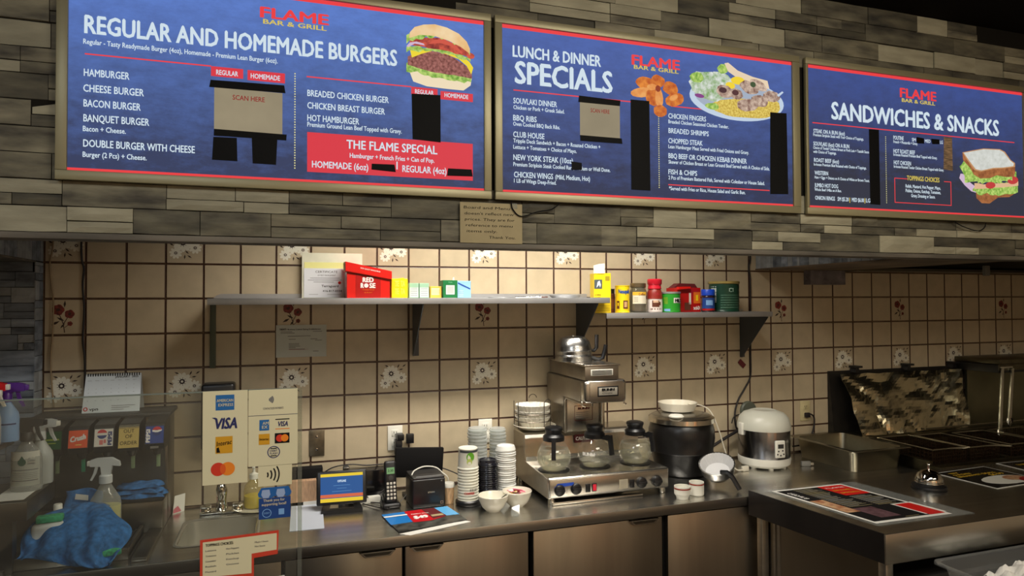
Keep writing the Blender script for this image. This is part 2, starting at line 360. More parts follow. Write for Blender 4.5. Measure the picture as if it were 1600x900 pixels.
TB1=[
 ('REGULAR AND HOMEMADE BURGERS',0.402,2.5388,0.871,0.0495,'w'),
 ('Regular - Tasty Readymade Burger (4oz), Homemade - Premium Lean Burger (6oz).',0.400,2.5078,0.512,0.0139,'w'),
 ('HAMBURGER',0.402,2.4179,0.113,0.0198,'w'),
 ('CHEESE BURGER',0.401,2.3740,0.151,0.0198,'w'),
 ('BACON BURGER',0.402,2.3321,0.142,0.0198,'w'),
 ('BANQUET BURGER',0.402,2.2905,0.164,0.0198,'w'),
 ('Bacon + Cheese.',0.401,2.2633,0.106,0.0144,'w'),
 ('DOUBLE BURGER WITH CHEESE',0.402,2.2199,0.283,0.0200,'w'),
 ('Burger (2 Pcs) + Cheese.',0.401,2.1913,0.159,0.0144,'w'),
 ('FLAME',0.861,2.6430,0.201,0.0312,'r'),
 ('BAR & GRILL',0.870,2.6244,0.185,0.0136,'y'),
 ('BREADED CHICKEN BURGER',0.998,2.4169,0.248,0.0190,'w'),
 ('CHICKEN BREAST BURGER',0.998,2.3791,0.236,0.0189,'w'),
 ('HOT HAMBURGER',0.998,2.3408,0.156,0.0188,'w'),
 ('Premium Ground Lean Beef Topped with Gravy.',0.998,2.3228,0.289,0.0140,'w'),
 ('THE FLAME SPECIAL',1.115,2.2636,0.288,0.0265,'w'),
 ('Hamburger + French Fries + Can of Pop.',1.125,2.2354,0.268,0.0143,'w'),
 ('HOMEMADE (6oz)',1.012,2.1984,0.170,0.0199,'w'),
 ('|',1.270,2.2133,0.004,0.0184,'w'),
 ('REGULAR (4oz)',1.289,2.2004,0.144,0.0207,'w'),
 ('REGULAR',0.741,2.4565,0.060,0.0142,'w'),
 ('HOMEMADE',0.836,2.4554,0.083,0.0144,'w'),
 ('REGULAR',1.330,2.4560,0.061,0.0134,'w'),
 ('HOMEMADE',1.427,2.4533,0.080,0.0136,'w'),
 ('SCAN HERE',0.801,2.3853,0.063,0.0134,'s'),
]
TB2=[
 ('LUNCH & DINNER',1.662,2.6132,0.330,0.0375,'w'),
 ('SPECIALS',1.669,2.5246,0.368,0.0730,'w'),
 ('FLAME',2.113,2.6350,0.200,0.0348,'r'),
 ('BAR & GRILL',2.122,2.6205,0.185,0.0139,'y'),
 ('SOUVLAKI DINNER',1.664,2.4544,0.159,0.0185,'w'),
 ('Chicken or Pork + Greek Salad.',1.664,2.4347,0.187,0.0131,'w'),
 ('BBQ RIBS',1.663,2.3962,0.085,0.0185,'w'),
 ('Oven Cooked BBQ Back Ribs.',1.663,2.3783,0.171,0.0131,'w'),
 ('CLUB HOUSE',1.663,2.3400,0.113,0.0185,'w'),
 ('Tripple Deck Sandwich + Bacon + Roasted Chicken +',1.663,2.3214,0.324,0.0132,'w'),
 ('Lettuce + Tomatoes + Choice of Mayo.',1.663,2.3001,0.233,0.0132,'w'),
 ('NEW YORK STEAK (10oz)',1.663,2.2622,0.219,0.0186,'w'),
 ('Premium Striploin Steak Cooked Rare, Medium or Well Done.',1.663,2.2414,0.362,0.0133,'w'),
 ('CHICKEN WINGS',1.665,2.2041,0.142,0.0185,'w'),
 ('(Mild, Medium, Hot)',1.815,2.2053,0.131,0.0156,'w'),
 ('1 LB of Wings Deep-Fried.',1.665,2.1858,0.154,0.0131,'w'),
 ('CHICKEN FINGERS',2.262,2.4533,0.161,0.0177,'w'),
 ('Breaded Chicken Seasoned Chicken Tender.',2.262,2.4345,0.260,0.0131,'w'),
 ('BREADED SHRIMPS',2.262,2.3990,0.172,0.0177,'w'),
 ('CHOPPED STEAK',2.261,2.3618,0.146,0.0177,'w'),
 ('Lean Hamburger Meat Served with Fried Onions and Gravy.',2.261,2.3428,0.351,0.0131,'w'),
 ('BBQ BEEF OR CHICKEN KEBAB DINNER',2.261,2.3065,0.341,0.0179,'w'),
 ('Skewer of Chicken Breast or Lean Ground Beef Served with A Choice of Side.',2.261,2.2866,0.446,0.0132,'w'),
 ('FISH & CHIPS',2.260,2.2477,0.122,0.0177,'w'),
 ('2 Pcs of Premium Battered Fish, Served with Coleslaw or House Salad.',2.260,2.2287,0.423,0.0132,'w'),
 ('*Served with Fries or Rice, House Salad and Garlic Bun.',2.262,2.1894,0.332,0.0131,'w'),
 ('SCAN HERE',1.959,2.4524,0.062,0.0147,'s'),
]
TB3=[
 ('FLAME',3.370,2.6338,0.204,0.0378,'r'),
 ('BAR & GRILL',3.380,2.6145,0.186,0.0148,'y'),
 ('SANDWICHES & SNACKS',3.009,2.5125,0.934,0.0674,'w'),
 ('STEAK ON A BUN (6oz)',2.919,2.4494,0.157,0.0153,'w'),
 ('Premium Striploin Steak with Your Choice of Toppings.',2.918,2.4362,0.255,0.0108,'w'),
 ('SOUVLAKI (6oz) ON A BUN',2.918,2.3990,0.180,0.0154,'w'),
 ('Choice of Tender Chicken Breast or Pork Loin + Tzatziki Sauce',2.917,2.3852,0.283,0.0108,'w'),
 ('with Choice of Toppings.',2.917,2.3694,0.115,0.0107,'w'),
 ('ROAST BEEF (6oz)',2.920,2.3339,0.124,0.0153,'w'),
 ('In-house Premium Beef Roasted with Choice of Toppings.',2.919,2.3188,0.266,0.0108,'w'),
 ('WESTERN',2.922,2.2831,0.067,0.0153,'w'),
 ('Ham + Eggs + Onions on A Choice of White or Brown Toast.',2.922,2.2675,0.278,0.0108,'w'),
 ('JUMBO HOT DOG',2.921,2.2338,0.117,0.0153,'w'),
 ('Whole Beef 1/4lbs on A Bun.',2.921,2.2188,0.134,0.0107,'w'),
 ('ONION RINGS   SM $5.20',2.923,2.1837,0.168,0.0154,'w'),
 ('MED $6.00',3.107,2.1836,0.063,0.0156,'w'),
 ('LG',3.180,2.1839,0.023,0.0157,'w'),
 ('|',3.095,2.1837,0.003,0.0155,'y'),
 ('|',3.173,2.1844,0.003,0.0157,'y'),
 ('POUTINE',3.331,2.4524,0.056,0.0160,'w'),
 ('SM',3.432,2.4524,0.022,0.0135,'w'),
 ('MED',3.504,2.4518,0.032,0.0136,'w'),
 ('LG',3.590,2.4525,0.016,0.0137,'w'),
 ('French + Mozzarella + Gravy.',3.331,2.4377,0.133,0.0113,'w'),
 ('HOT ROAST BEEF',3.330,2.3967,0.118,0.0161,'w'),
 ('In-house Roasted Premium Beef Topped with Gravy.',3.330,2.3844,0.242,0.0113,'w'),
 ('HOT CHICKEN',3.331,2.3490,0.094,0.0160,'w'),
 ('In-house Roasted Tender Chicken Breast Topped with Gravy.',3.331,2.3347,0.278,0.0113,'w'),
 ('TOPPINGS CHOICES',3.401,2.2864,0.182,0.0190,'y'),
 ('Relish, Mustard, Hot Pepper, Mayo,',3.393,2.2551,0.196,0.0135,'w'),
 ('Pickles, Onions, Ketchup, Tomatoes,',3.393,2.2361,0.196,0.0135,'w'),
 ('Gravy, Dressing or Sauce.',3.423,2.2163,0.134,0.0135,'w'),
]
RB1=[('R',0.727,2.480,0.815,2.451),('R',0.827,2.479,0.933,2.449),('R',1.318,2.477,1.404,2.452),('R',1.414,2.472,1.523,2.445),('R',0.998,2.306,1.522,2.184),('L',0.404,2.480,0.727,2.480),('L',0.996,2.480,1.318,2.473),('K',0.725,2.441,0.933,2.416),('P',0.736,2.418,0.926,2.288),('K',0.733,2.293,0.939,2.272),('K',0.733,2.274,0.800,2.204),('K',0.842,2.276,0.911,2.200),('K',1.320,2.456,1.416,2.304),('K',1.192,2.219,1.266,2.199),('K',1.437,2.218,1.520,2.198),('D',0.962,2.484,0.963,2.193),]
RB2=[('L',1.665,2.498,2.116,2.501),('L',2.274,2.499,2.452,2.498),('L',2.260,2.209,2.706,2.209),('K',1.905,2.500,2.067,2.477),('P',1.909,2.480,2.064,2.359),('K',1.911,2.366,2.073,2.346),('K',2.108,2.510,2.183,2.184),('K',2.709,2.515,2.791,2.198),('K',1.874,2.267,1.915,2.240),('D',2.222,2.455,2.220,2.197),]
RB3=[('L',2.916,2.489,4.038,2.490),('K',3.202,2.487,3.253,2.175),('T',3.609,2.482,3.661,2.342),('K',3.458,2.469,3.500,2.446),('K',3.541,2.471,3.587,2.447),('O',3.334,2.293,3.651,2.189),('D',3.290,2.467,3.284,2.187),]
def board(x0,x1,px0,px1,pm,TB,RB,label,loc):
    t=thing('menu_board',label,'menu board',(x0,-1.074,2.125),'backlit menu boards above the counter')
    M=Matrix.Translation((-x0,1.074,-2.125)); yb=-1.087; z0,z1=2.125,2.745
    mb=MB(); mb.M=M; pz0,pz1=2.152,2.720
    for a in ((x0,z0,x1,pz0),(x0,pz1,x1,z1),(x0,pz0,px0,pz1),(px1,pz0,x1,pz1)): mb.box(a[0],-1.098,a[1],a[2],-1.083,a[3],FRM,.002)
    mb.box(x0+.004,-1.088,z0+.004,x1-.004,-1.083,z1-.004,BLACKM); mb.build('frame',t)
    mb=MB(); mb.M=M; mb.box(px0,-1.0895,pz0,px1,-1.0885,pz1,pm); mb.build('lit_panel',t)
    yl=-1.0905; mb=MB(); mb.M=M
    mb.box(px0,yl,pz1-.0125,px1,yl+.0005,pz1-.0005,TR); mb.box(px0,yl,pz0+.001,px1,yl+.0005,pz0+.008,TR)
    for k,a,b,c,d in RB:
        lo,hi=min(b,d),max(b,d)
        if k=='R': mb.box(a,yl,lo,c,yl+.0005,hi,TRB)
        if k=='L': mb.box(a,yl,(lo+hi)/2-.0018,c,yl+.0005,(lo+hi)/2+.0018,TR)
        if k=='O':
            for q in ((a,lo,c,lo+.003),(a,hi-.003,a+.07,hi),(c-.04,hi-.003,c,hi),(a,lo,a+.003,hi),(c-.003,lo,c,hi)): mb.box(q[0],yl,q[1],q[2],yl+.0005,q[3],TR)
        if k=='D':
            z=lo
            while z<hi: mb.poly([(a+.0022*math.cos(2*PI*i/6),yl,z+.0022*math.sin(2*PI*i/6)) for i in range(6)],TYL); z+=.0078
    mb.build('printed_rules',t)
    for s,x,z,wd,h,c in TB:
        if c=='s': continue
        mb=MB(); mb.M=M; big=h>.03; mb.text(s,(x,-1.0912,z),wd,h,{'w':TW,'r':TR,'y':TY}[c],bold=.034 if (big or c=='r') else .022); mb.build('lettering',t)
    for k,a,b,c,d in RB:
        lo,hi=min(b,d),max(b,d)
        if k in 'KT':
            q=MB(); q.M=M; j=lambda:random.uniform(-.003,.003)
            q.add([(a+j(),-1.0925,lo+j()),(c+j(),-1.0925,lo+j()),(c+j(),-1.0925,hi+j()),(a+j(),-1.0925,hi+j()),((a+c)/2,-1.0935,(lo+hi)/2)],[(0,1,4),(1,2,4),(2,3,4),(3,0,4)],TAPE if k=='K' else TAPB); q.build('tape_strip',t)
        if k=='P':
            q=MB(); q.M=M; q.box(a,-1.0918,lo,c,-1.0914,hi,NOTEE)
            q.text('SCAN HERE',((a+c)/2-.045*(c-a)/.19,-1.0922,hi-.032),.09*(c-a)/.19,.014,NRED,bold=.02); q.build('paper_notice',t)
    return t,M
b1,M1=board(.336,1.585,.364,1.560,P1,TB1,RB1,'leftmost backlit menu board, headed REGULAR AND HOMEMADE BURGERS, with a burger picture',0)
b2,M2=board(1.598,2.850,1.624,2.816,P2,TB2,RB2,'middle backlit menu board, headed LUNCH & DINNER SPECIALS, with wings and a kebab plate',0)
b3,M3=board(2.880,4.135,2.892,4.092,P3,TB3,RB3,'rightmost backlit menu board, headed SANDWICHES & SNACKS, with a sandwich picture',0)
# food prints: flat lit print made of coloured patches
BUN=em('print_bun',c8(226,176,110),1,ns=16,c2=c8(240,214,170)); BUNL=em('print_bun_pale',c8(236,218,184),1); LET=em('print_lettuce',c8(96,150,44),1,ns=90,c2=c8(196,220,120)); CHZ=em('print_cheese',c8(236,212,50),1)
PAT=em('print_patty',c8(96,44,40),1,ns=110,c2=c8(176,112,104)); BAC=em('print_bacon',c8(120,30,34),1,ns=60,c2=c8(214,90,66)); ONI=em('print_onion',c8(206,180,206),1); WNG=em('print_wing',c8(176,74,24),1,ns=50,c2=c8(226,136,50)); WNL=em('print_wing_light',c8(216,128,60),1,ns=50,c2=c8(232,164,92))
RIC=em('print_rice',c8(176,140,40),1,ns=120,c2=c8(236,214,110)); DSH=em('print_dish',c8(190,206,224),1); MEA=em('print_grilled_meat',c8(110,70,62),1,ns=70,c2=c8(214,190,170)); SAL=em('print_salad',c8(120,160,90),1,ns=60,c2=c8(226,228,226)); PIT=em('print_pita',c8(228,206,176),1); LEM=em('print_lemon',c8(238,208,50),1)
BRD=em('print_crumb',c8(196,198,190),1,ns=70,c2=c8(216,218,212)); CRS=em('print_crust',c8(122,70,40),1,ns=60,c2=c8(176,112,66)); TOM=em('print_tomato',c8(190,60,60),1); HAM=em('print_ham',c8(220,178,140),1)
def pic(par,M,name,x0,z0,sx,sz,items):
    mb=MB(); mb.M=M; y=-1.0916
    for m,pts in items:
        mb.poly([(x0+u*sx,y,z0+v*sz) for u,v in pts],m); y-=.00012
    return mb.build(name,par)
def ell(cx,cy,a,b,ang=0,n=18,jag=0,seed=0):
    r=random.Random(seed); ca,sa=math.cos(ang),math.sin(ang); o=[]
    for k in range(n):
        t=2*PI*k/n; j=1+(r.uniform(-jag,jag) if jag else 0); o.append((cx+(a*math.cos(t)*ca-b*math.sin(t)*sa)*j,cy+(a*math.cos(t)*sa+b*math.sin(t)*ca)*j))
    return o
def zig(x0,x1,yt,yb,n,amp,seed):   # frilly band
    r=random.Random(seed); top=[(x0+(x1-x0)*k/n,yt((k/n))+r.uniform(-amp,amp)) for k in range(n+1)]; bot=[(x0+(x1-x0)*k/n,yb((k/n))+r.uniform(-amp,amp)) for k in range(n+1)]
    return top+bot[::-1]
def q(d): return lambda t:d[0]+(d[1]-d[0])*t+d[2]*4*t*(1-t)
pic(b1,M1,'burger_picture',1.302,2.490,.222,.192,[
 (BUNL,[(.04,.2),(.1,.02),(.3,-.04),(.6,-.05),(.85,-.05),(.96,.05),(.98,.2),(.5,.28)]),
 (LET,zig(.0,.97,q((.34,.2,.0)),q((.20,.10,-.02)),18,.03,1)),
 (PAT,zig(.02,.98,q((.42,.30,.20)),q((.28,.18,-.02)),14,.012,2)),
 (CHZ,[(.05,.56),(.08,.42),(.22,.5),(.4,.58),(.6,.54),(.78,.48),(.9,.38),(.97,.24),(1.,.36),(.94,.46),(.8,.56),(.5,.63)]),
 (LET,zig(.0,.96,q((.60,.50,.07)),q((.52,.46,.06)),20,.025,3)),
 (BAC,zig(.05,1.0,q((.74,.60,.12)),q((.62,.52,.03)),14,.012,4)),
 (ONI,[(.0,.60),(.05,.67),(.15,.70),(.25,.68),(.27,.65),(.12,.66),(.03,.59)]),
 (BAC,ell(.96,.56,.06,.05)),(em('print_bacon_bright',c8(206,84,66)),[(.32,.68),(.4,.76),(.55,.80),(.7,.74),(.84,.60),(.82,.57),(.66,.69),(.5,.72)]),
 (LET,zig(.0,.95,q((.78,.64,.19)),q((.66,.58,.18)),20,.028,5)),
 (BUN,[(.04,.74),(.05,.84),(.12,.94),(.25,1.0),(.42,1.03),(.6,1.0),(.78,.92),(.9,.80),(.95,.68),(.94,.60),(.8,.70),(.62,.78),(.4,.83),(.2,.82)])])
pic(b2,M2,'wings_picture',2.112,2.455,.215,.150,[(WNG,ell(.25,.78,.17,.16,0,14,.08,1)),(WNG,ell(.5,.86,.13,.16,0,14,.08,2)),(WNG,ell(.74,.72,.15,.17,.3,14,.1,3)),(WNL,ell(.2,.55,.22,.12,.3,14,.05,4)),(WNG,ell(.42,.45,.16,.2,.2,14,.08,5)),(WNG,ell(.82,.45,.2,.15,.7,14,.06,6)),(WNL,ell(.52,.45,.08,.25,.05,12,.05,7)),(WNG,ell(.54,.14,.13,.15,0,14,.06,8)),(WNL,ell(.38,.7,.1,.08,.4,10)),(em('print_wing_dark',c8(140,52,24)),ell(.5,.68,.05,.08)),(WNL,ell(.8,.5,.1,.06,.8))])
pic(b2,M2,'kebab_plate_picture',2.352,2.470,.425,.215,[(DSH,ell(.5,.36,.50,.37,-.04,40)),(em('print_dish_inner',c8(160,172,190)),ell(.5,.40,.45,.32,-.04,36)),(RIC,ell(.58,.22,.36,.17,.05,26,.04,1)),(RIC,ell(.8,.3,.16,.16,.5,20,.05,2)),
 (SAL,ell(.2,.55,.19,.26,.2,22,.08,3)),(LET,ell(.08,.68,.07,.1,0,12,.15,4)),(LET,ell(.22,.2,.08,.06,0,12,.2,44)),(SAL,ell(.3,.66,.13,.15,0,16,.1,5)),(em('print_red_onion',c8(130,60,130)),ell(.1,.36,.05,.035,-.3)),(LET,ell(.34,.88,.055,.09,0,10,.15,6)),
 (PIT,[(.36,.98),(.4,.84),(.5,.74),(.66,.62),(.84,.62),(.82,.76),(.66,.8),(.5,.88),(.4,1.0)]),(LEM,ell(.5,.70,.075,.07,.4)),(LEM,ell(.42,.60,.05,.06,.2)),
 (MEA,ell(.36,.48,.09,.12,.2,14,.08,7)),(MEA,ell(.48,.46,.07,.1,.2,14,.08,8)),(MEA,ell(.62,.60,.09,.13,.5,14,.08,9)),(MEA,ell(.72,.66,.07,.12,.6,14,.08,10)),(MEA,ell(.6,.28,.12,.11,.5,14,.08,11)),(MEA,ell(.73,.38,.09,.11,.5,14,.08,12)),(MEA,ell(.86,.48,.1,.1,.5,14,.08,13)),(DSH,[(.92,.52),(.98,.6),(.995,.58),(.94,.49)]),(em('print_herbs',c8(60,80,50)),ell(.66,.66,.03,.05)),(em('print_char',c8(70,40,46)),ell(.34,.5,.04,.05)),(em('print_char2',c8(80,44,48)),ell(.47,.48,.035,.05))])
pic(b3,M3,'sandwich_picture',3.690,2.208,.385,.245,[
 (ONI,[(.04,.5),(.02,.42),(.1,.3),(.2,.2),(.35,.16),(.5,.18),(.3,.26),(.18,.36),(.08,.5)]),(CRS,[(.27,.18),(.28,.08),(.36,.0),(.48,.0),(.62,.12),(.8,.14),(.9,.22),(.88,.35),(.3,.3)]),
 (LET,zig(.22,.94,q((.26,.4,.04)),q((.18,.24,-.04)),16,.03,1)),(HAM,zig(.25,.95,q((.34,.44,-.02)),q((.25,.37,-.02)),10,.01,2)),(LET,ell(.14,.6,.1,.14,.3,16,.15,3)),(LET,zig(.1,.92,q((.6,.6,-.04)),q((.36,.44,-.02)),18,.03,4)),(TOM,ell(.5,.33,.08,.06,.3)),(TOM,ell(.86,.45,.09,.07,.4)),(LET,zig(.3,.85,q((.5,.52,0)),q((.36,.46,.02)),12,.02,5)),
 (CRS,[(.07,.88),(.08,.74),(.18,.62),(.24,.50),(.34,.44),(.5,.46),(.6,.52),(.75,.5),(.88,.52),(.9,.6),(.9,.75),(.5,.7)]),
 (em('print_crust_edge',c8(190,140,96)),[(.07,.88),(.22,.93),(.4,.985),(.66,1.0),(.74,.96),(.83,.82),(.9,.77),(.9,.70),(.7,.65),(.55,.63),(.35,.56),(.25,.58),(.14,.75)]),
 (BRD,[(.09,.875),(.24,.92),(.4,.97),(.65,.985),(.72,.95),(.82,.81),(.88,.76),(.87,.71),(.7,.67),(.55,.65),(.36,.585),(.27,.60),(.16,.76)])])
# cables hanging under the boards, handwritten note
def smooth(P,n=6):
    P=[Vector(p) for p in P]; out=[]
    for i in range(len(P)-1):
        a,b,c,d=P[max(i-1,0)],P[i],P[i+1],P[min(i+2,len(P)-1)]
        for k in range(n):
            t=k/n; out.append(.5*((2*b)+(-a+c)*t+(2*a-5*b+4*c-d)*t*t+(-a+3*b-3*c+d)*t**3))
    out.append(P[-1]); return out
solo('cable',MB().tube(smooth([(1.655,-1.092,2.122),(1.66,-1.092,2.095),(1.69,-1.092,2.072),(1.75,-1.092,2.09),(1.80,-1.093,2.10),(1.83,-1.092,2.122)]),.0022,BLACKM),'thin black cable looping below the gap between the left and middle menu boards','cable')
solo('cable',MB().tube(smooth([(3.66,-1.092,2.122),(3.72,-1.092,2.10),(3.80,-1.092,2.085),(3.84,-1.092,2.10),(3.85,-1.092,2.122)]),.0022,BLACKM),'thin black cable sagging below the rightmost menu board','cable')
KR=mat('note_paper',c8(162,148,112),.8,ns=20,na=.03)
t=thing('handwritten_note','handwritten paper note reading Board and Menu, taped to the stone panel below the boards','note',(1.585,-1.0865,1.979))
MB().box(-.106,-.001,0,.11,.0,.134,KR).build('paper_sheet',t)
mb=MB()
for k,(s,x,wd) in enumerate([('Board and Menu',-.094,.160),("doesn't reflect new",-.092,.172),('prices. They are for',-.090,.172),('reference to menu',-.087,.162),('items only.',-.084,.105),('Thank You.',-.008,.093)]):
    mb.text(s,(x,-.0016,.113-k*.0195),wd,.0088,INK,uz=(.12,0,1),bold=0)
mb.build('handwriting',t)
MB().box(.070,-.0022,.118,.092,-.0012,.137,PLCLEAR).build('adhesive_tape',t)

ORL=mat('warm_lamp',c8(255,150,70),emit=6)
for x,lb in ((1.3,'tall warm wall lamp at the customer side, nearer the stone pillar'),(4.6,'tall warm wall lamp at the customer side, nearer the fryer')):
    t=thing('wall_lamp',lb,'lamp',(x,-6.99,1.4)); MB().box(-.05,0,-.6,.05,.05,.6,ORL,.01).build('lamp_tube',t); MB().box(-.07,-.005,-.62,.07,.012,.62,BLACK).build('back_plate',t)
# ================================================================ WORKTOP, CABINETS, ISLAND
t=thing('worktop','long stainless steel back worktop with a sunken sink bowl at its left end','worktop',(1.8,-.33,.9))
mb=MB(); mb.M=Matrix.Translation((-1.8,.33,-.9))
for a in ((-.98,-.655,-.0,-.100),(.006,-.655,.565,-.002),(.83,-.655,4.06,-.002),(.565,-.655,.83,-.515),(.565,-.20,.83,-.002)): mb.box(a[0],a[1],.885,a[2],a[3],.9,STEELH)
mb.build('top_sheet',t)
mb=MB(); mb.M=Matrix.Translation((-1.8,.33,-.9)); mb.box(-.98,-.658,.860,4.06,-.651,.9005,STEEL,.002); mb.build('front_edge',t)
mb=MB(); mb.M=Matrix.Translation((-1.8,.33,-.9))
def rrect(x0,y0,x1,y1,r,z,n=5):
    out=[]
    for cx,cy,a0 in ((x1-r,y1-r,0),(x0+r,y1-r,90),(x0+r,y0+r,180),(x1-r,y0+r,270)):
        for k in range(n+1): a=math.radians(a0+90*k/n); out.append((cx+r*math.cos(a),cy+r*math.sin(a),z))
    return out
def loops(mb,Ls,m,cap=True):
    n=len(Ls[0]); vs=[p for l in Ls for p in l]; fs=[(i*n+k,i*n+(k+1)%n,(i+1)*n+(k+1)%n,(i+1)*n+k) for i in range(len(Ls)-1) for k in range(n)]
    if cap: fs.append(tuple((len(Ls)-1)*n+k for k in range(n)))
    mb.add(vs,fs,m,True)
loops(mb,[rrect(.55,-.525,.845,-.185,.04,.9012),rrect(.556,-.519,.839,-.191,.04,.9035),rrect(.566,-.511,.829,-.201,.045,.898),rrect(.574,-.503,.821,-.209,.045,.79),rrect(.60,-.48,.80,-.235,.04,.775)],mat('sink_satin_steel',c8(196,192,180),.45,.85))
mb.lathe([(.0,.7762),(.022,.7762),(.024,.779),(.018,.777)],CHROME,(.70,-.36,0),20)
mb.build('sink_bowl',t)
def door(par,x0,x1,hx0=None,hx1=None,z1=.848,y=-.645,lab=None):
    mb=MB(); mb.box(x0,y-.003,.12,x1,y+.03,z1,STEELF,.004); d=mb.build('door',par,lab)
    if hx0 is not None:
        h=MB(); h.prism([(hx0,z1+.006),(hx1,z1+.006),(hx1-.018,z1-.018),(hx0+.018,z1-.018)],'y',y-.012,y-.003,CHROME2); h.prism([(hx0+.008,z1+.002),(hx1-.008,z1+.002),(hx1-.022,z1-.014),(hx0+.022,z1-.014)],'y',y-.0135,y-.012,STEELF); h.build('door_pull',d)
STEELF=mat('door_steel',c8(176,167,152),.34,1,ns=2,na=.10,stretch=(3,1,.2),bump=.06,bs=90)
CHROME2=mat('satin_chrome',c8(205,200,190),.2,1)
# parent-local placement: these things sit at the world origin level so parts use world numbers
def wthing(name,label,cat,loc,group=None):
    t=thing(name,label,cat,loc,group); return t
def W(t,mb): mb.v=[(a-t.location.x,b-t.location.y,c-t.location.z) for a,b,c in mb.v]; return mb
def wpart(t,name,mb,label=None,solid=0): return W(t,mb).build(name,t,label,solid=solid)
def cabinet(name,label,x0,x1,doors):
    t=thing(name,label,'cabinet',((x0+x1)/2,-.33,0)); 
    wpart(t,'body',MB().box(x0+.002,-.615,.06,x1-.002,-.10 if x0<0 else -.02,.76 if x0<0 else .880,BLACKM))
    wpart(t,'kickboard',MB().box(x0+.02,-.56,0,x1-.02,-.54,.1,DGREY))
    for d in doors:
        a,b,h=d; mb=MB().box(a+.004,-.645,.12,b-.004,-.616,.853,STEELF,.004); dd=wpart(t,'door',mb)
        if h:
            p=MB().prism([(h[0],.852),(h[1],.852),(h[1]-.02,.832),(h[0]+.02,.832)],'y',-.658,-.645,CHROME2).prism([(h[0]+.012,.849),(h[1]-.012,.849),(h[1]-.026,.837),(h[0]+.026,.837)],'y',-.6595,-.658,STEELD)
            o=p; o.v=[(x-t.location.x,y-t.location.y,z) for x,y,z in o.v]; o.build('door_pull',dd)
cabinet('undercounter_cabinet','steel cabinet below the sink, partly behind the glass screen',-.2,.93,[(-.2,.36,None),(.36,.93,None)])
cabinet('undercounter_cabinet','two-door steel undercounter unit below the tablet and receipt printer',.932,1.878,[(.934,1.366,(1.20,1.335)),(1.368,1.876,(1.388,1.52))])
cabinet('undercounter_cabinet','two-door steel undercounter unit below the coffee brewer and mugs',1.888,3.05,[(1.889,2.492,(2.325,2.465)),(2.512,3.045,None)])
wpart(thing('undercounter_cabinet','steel cabinet under the worktop beside the fryer','cabinet',(3.55,-.3,0)),'body',MB().box(3.055,-.61,.0,4.055,-.02,.884,STEELD))
# island
t=thing('pass_counter','stainless steel pass counter in the right foreground holding the bell and menus','counter',(3.8,-.98,0))
ISL=[(2.926,-.664),(3.016,-1.312),(5.3,-1.312),(5.3,-.664)]
def offp(P,z0,z1,m,mb): return mb.prism(P,'z',z0,z1,m)
wpart(t,'top_sheet',offp(ISL,.918,.93,STEELH,MB()))
mb=MB(); E=.004
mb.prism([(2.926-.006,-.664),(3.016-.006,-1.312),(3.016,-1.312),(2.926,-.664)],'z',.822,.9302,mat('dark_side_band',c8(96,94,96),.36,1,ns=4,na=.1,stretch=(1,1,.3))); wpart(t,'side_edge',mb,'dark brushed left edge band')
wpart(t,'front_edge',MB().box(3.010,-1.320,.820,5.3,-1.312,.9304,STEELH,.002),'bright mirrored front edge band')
wpart(t,'side_panel',MB().add([(3.00,-.70,0),(3.07,-1.26,0),(3.07,-1.26,.83),(3.00,-.70,.83),(3.03,-.70,0),(3.10,-1.26,0),(3.10,-1.26,.83),(3.03,-.70,.83)],[(0,1,2,3),(7,6,5,4),(0,3,7,4),(1,5,6,2)],STEELF),)
for x,y in ((2.975,-.69),(3.045,-1.285),(5.25,-.70),(5.25,-1.28)): wpart(t,'leg',MB().box(x-.018,y-.018,0,x+.018,y+.018,.915,STEEL,.004))
wpart(t,'post',MB().box(3.0,-.742,0,3.012,-.728,.83,STEEL)); wpart(t,'post',MB().box(3.003,-.765,0,3.02,-.75,.83,STEEL))
wpart(t,'undershelf',MB().box(3.11,-1.25,.70,5.2,-.70,.72,DGREY))
wpart(t,'back_panel',MB().box(3.11,-.72,.0,5.25,-.70,.915,STEELD))
# things on the island
def menu_sheet(name,label,cat,P,build_extra,z=.9305,group=None):
    t=thing(name,label,cat,(sum(p[0] for p in P)/4,sum(p[1] for p in P)/4,z),group); return t
# laminated menu: local frame u along the short edge, v towards the back
P0=Vector((3.065,-1.235,0)); UX=(Vector((3.559,-1.242,0))-P0).normalized(); VX=Vector((-.162,.987,0)).normalized(); VX=(Vector((2.985,-.705,0))-P0).normalized()
t=thing('laminated_menu','laminated black and red printed menu lying at the left corner of the pass counter','menu',(3.28,-.97,.931))
def sheetq(t,u0,v0,u1,v1,z,m,mb):
    pts=[P0+UX*u+VX*v for u,v in ((u0,v0),(u1,v0),(u1,v1),(u0,v1))]; mb.poly([(p.x-t.location.x,p.y-t.location.y,z) for p in pts],m)
mb=MB(); pts=[P0+UX*u+VX*v for u,v in ((-.0,0),(.49,0),(.49,.54),(0,.54))]; mb.prism([(p.x-t.location.x,p.y-t.location.y) for p in pts],'z',.0,.0012,PLCLEAR); mb.build('laminate',t)
mb=MB(); sheetq(t,.015,.02,.40,.525,.0016,WHITEP,mb); mb.build('paper_sheet',t)
mb=MB()
sheetq(t,.03,.04,.385,.51,.0019,INK,mb)
sheetq(t,.25,.36,.385,.51,.0022,RED,mb); sheetq(t,.30,.05,.41,.20,.0022,WHITEP,mb); sheetq(t,.31,.04,.39,.19,.0024,RED,mb)
FOOD=mat('menu_food_print',c8(150,84,50),.5,ns=40,col2=c8(206,170,130))
sheetq(t,.035,.16,.10,.34,.0022,FOOD,mb); sheetq(t,.10,.07,.20,.20,.0022,mat('menu_food_dark',c8(60,36,40),.5,ns=40,col2=c8(110,80,86)),mb)
INKM=mat('menu_line_ink',c8(150,148,140),.8)
rr=random.Random(2)
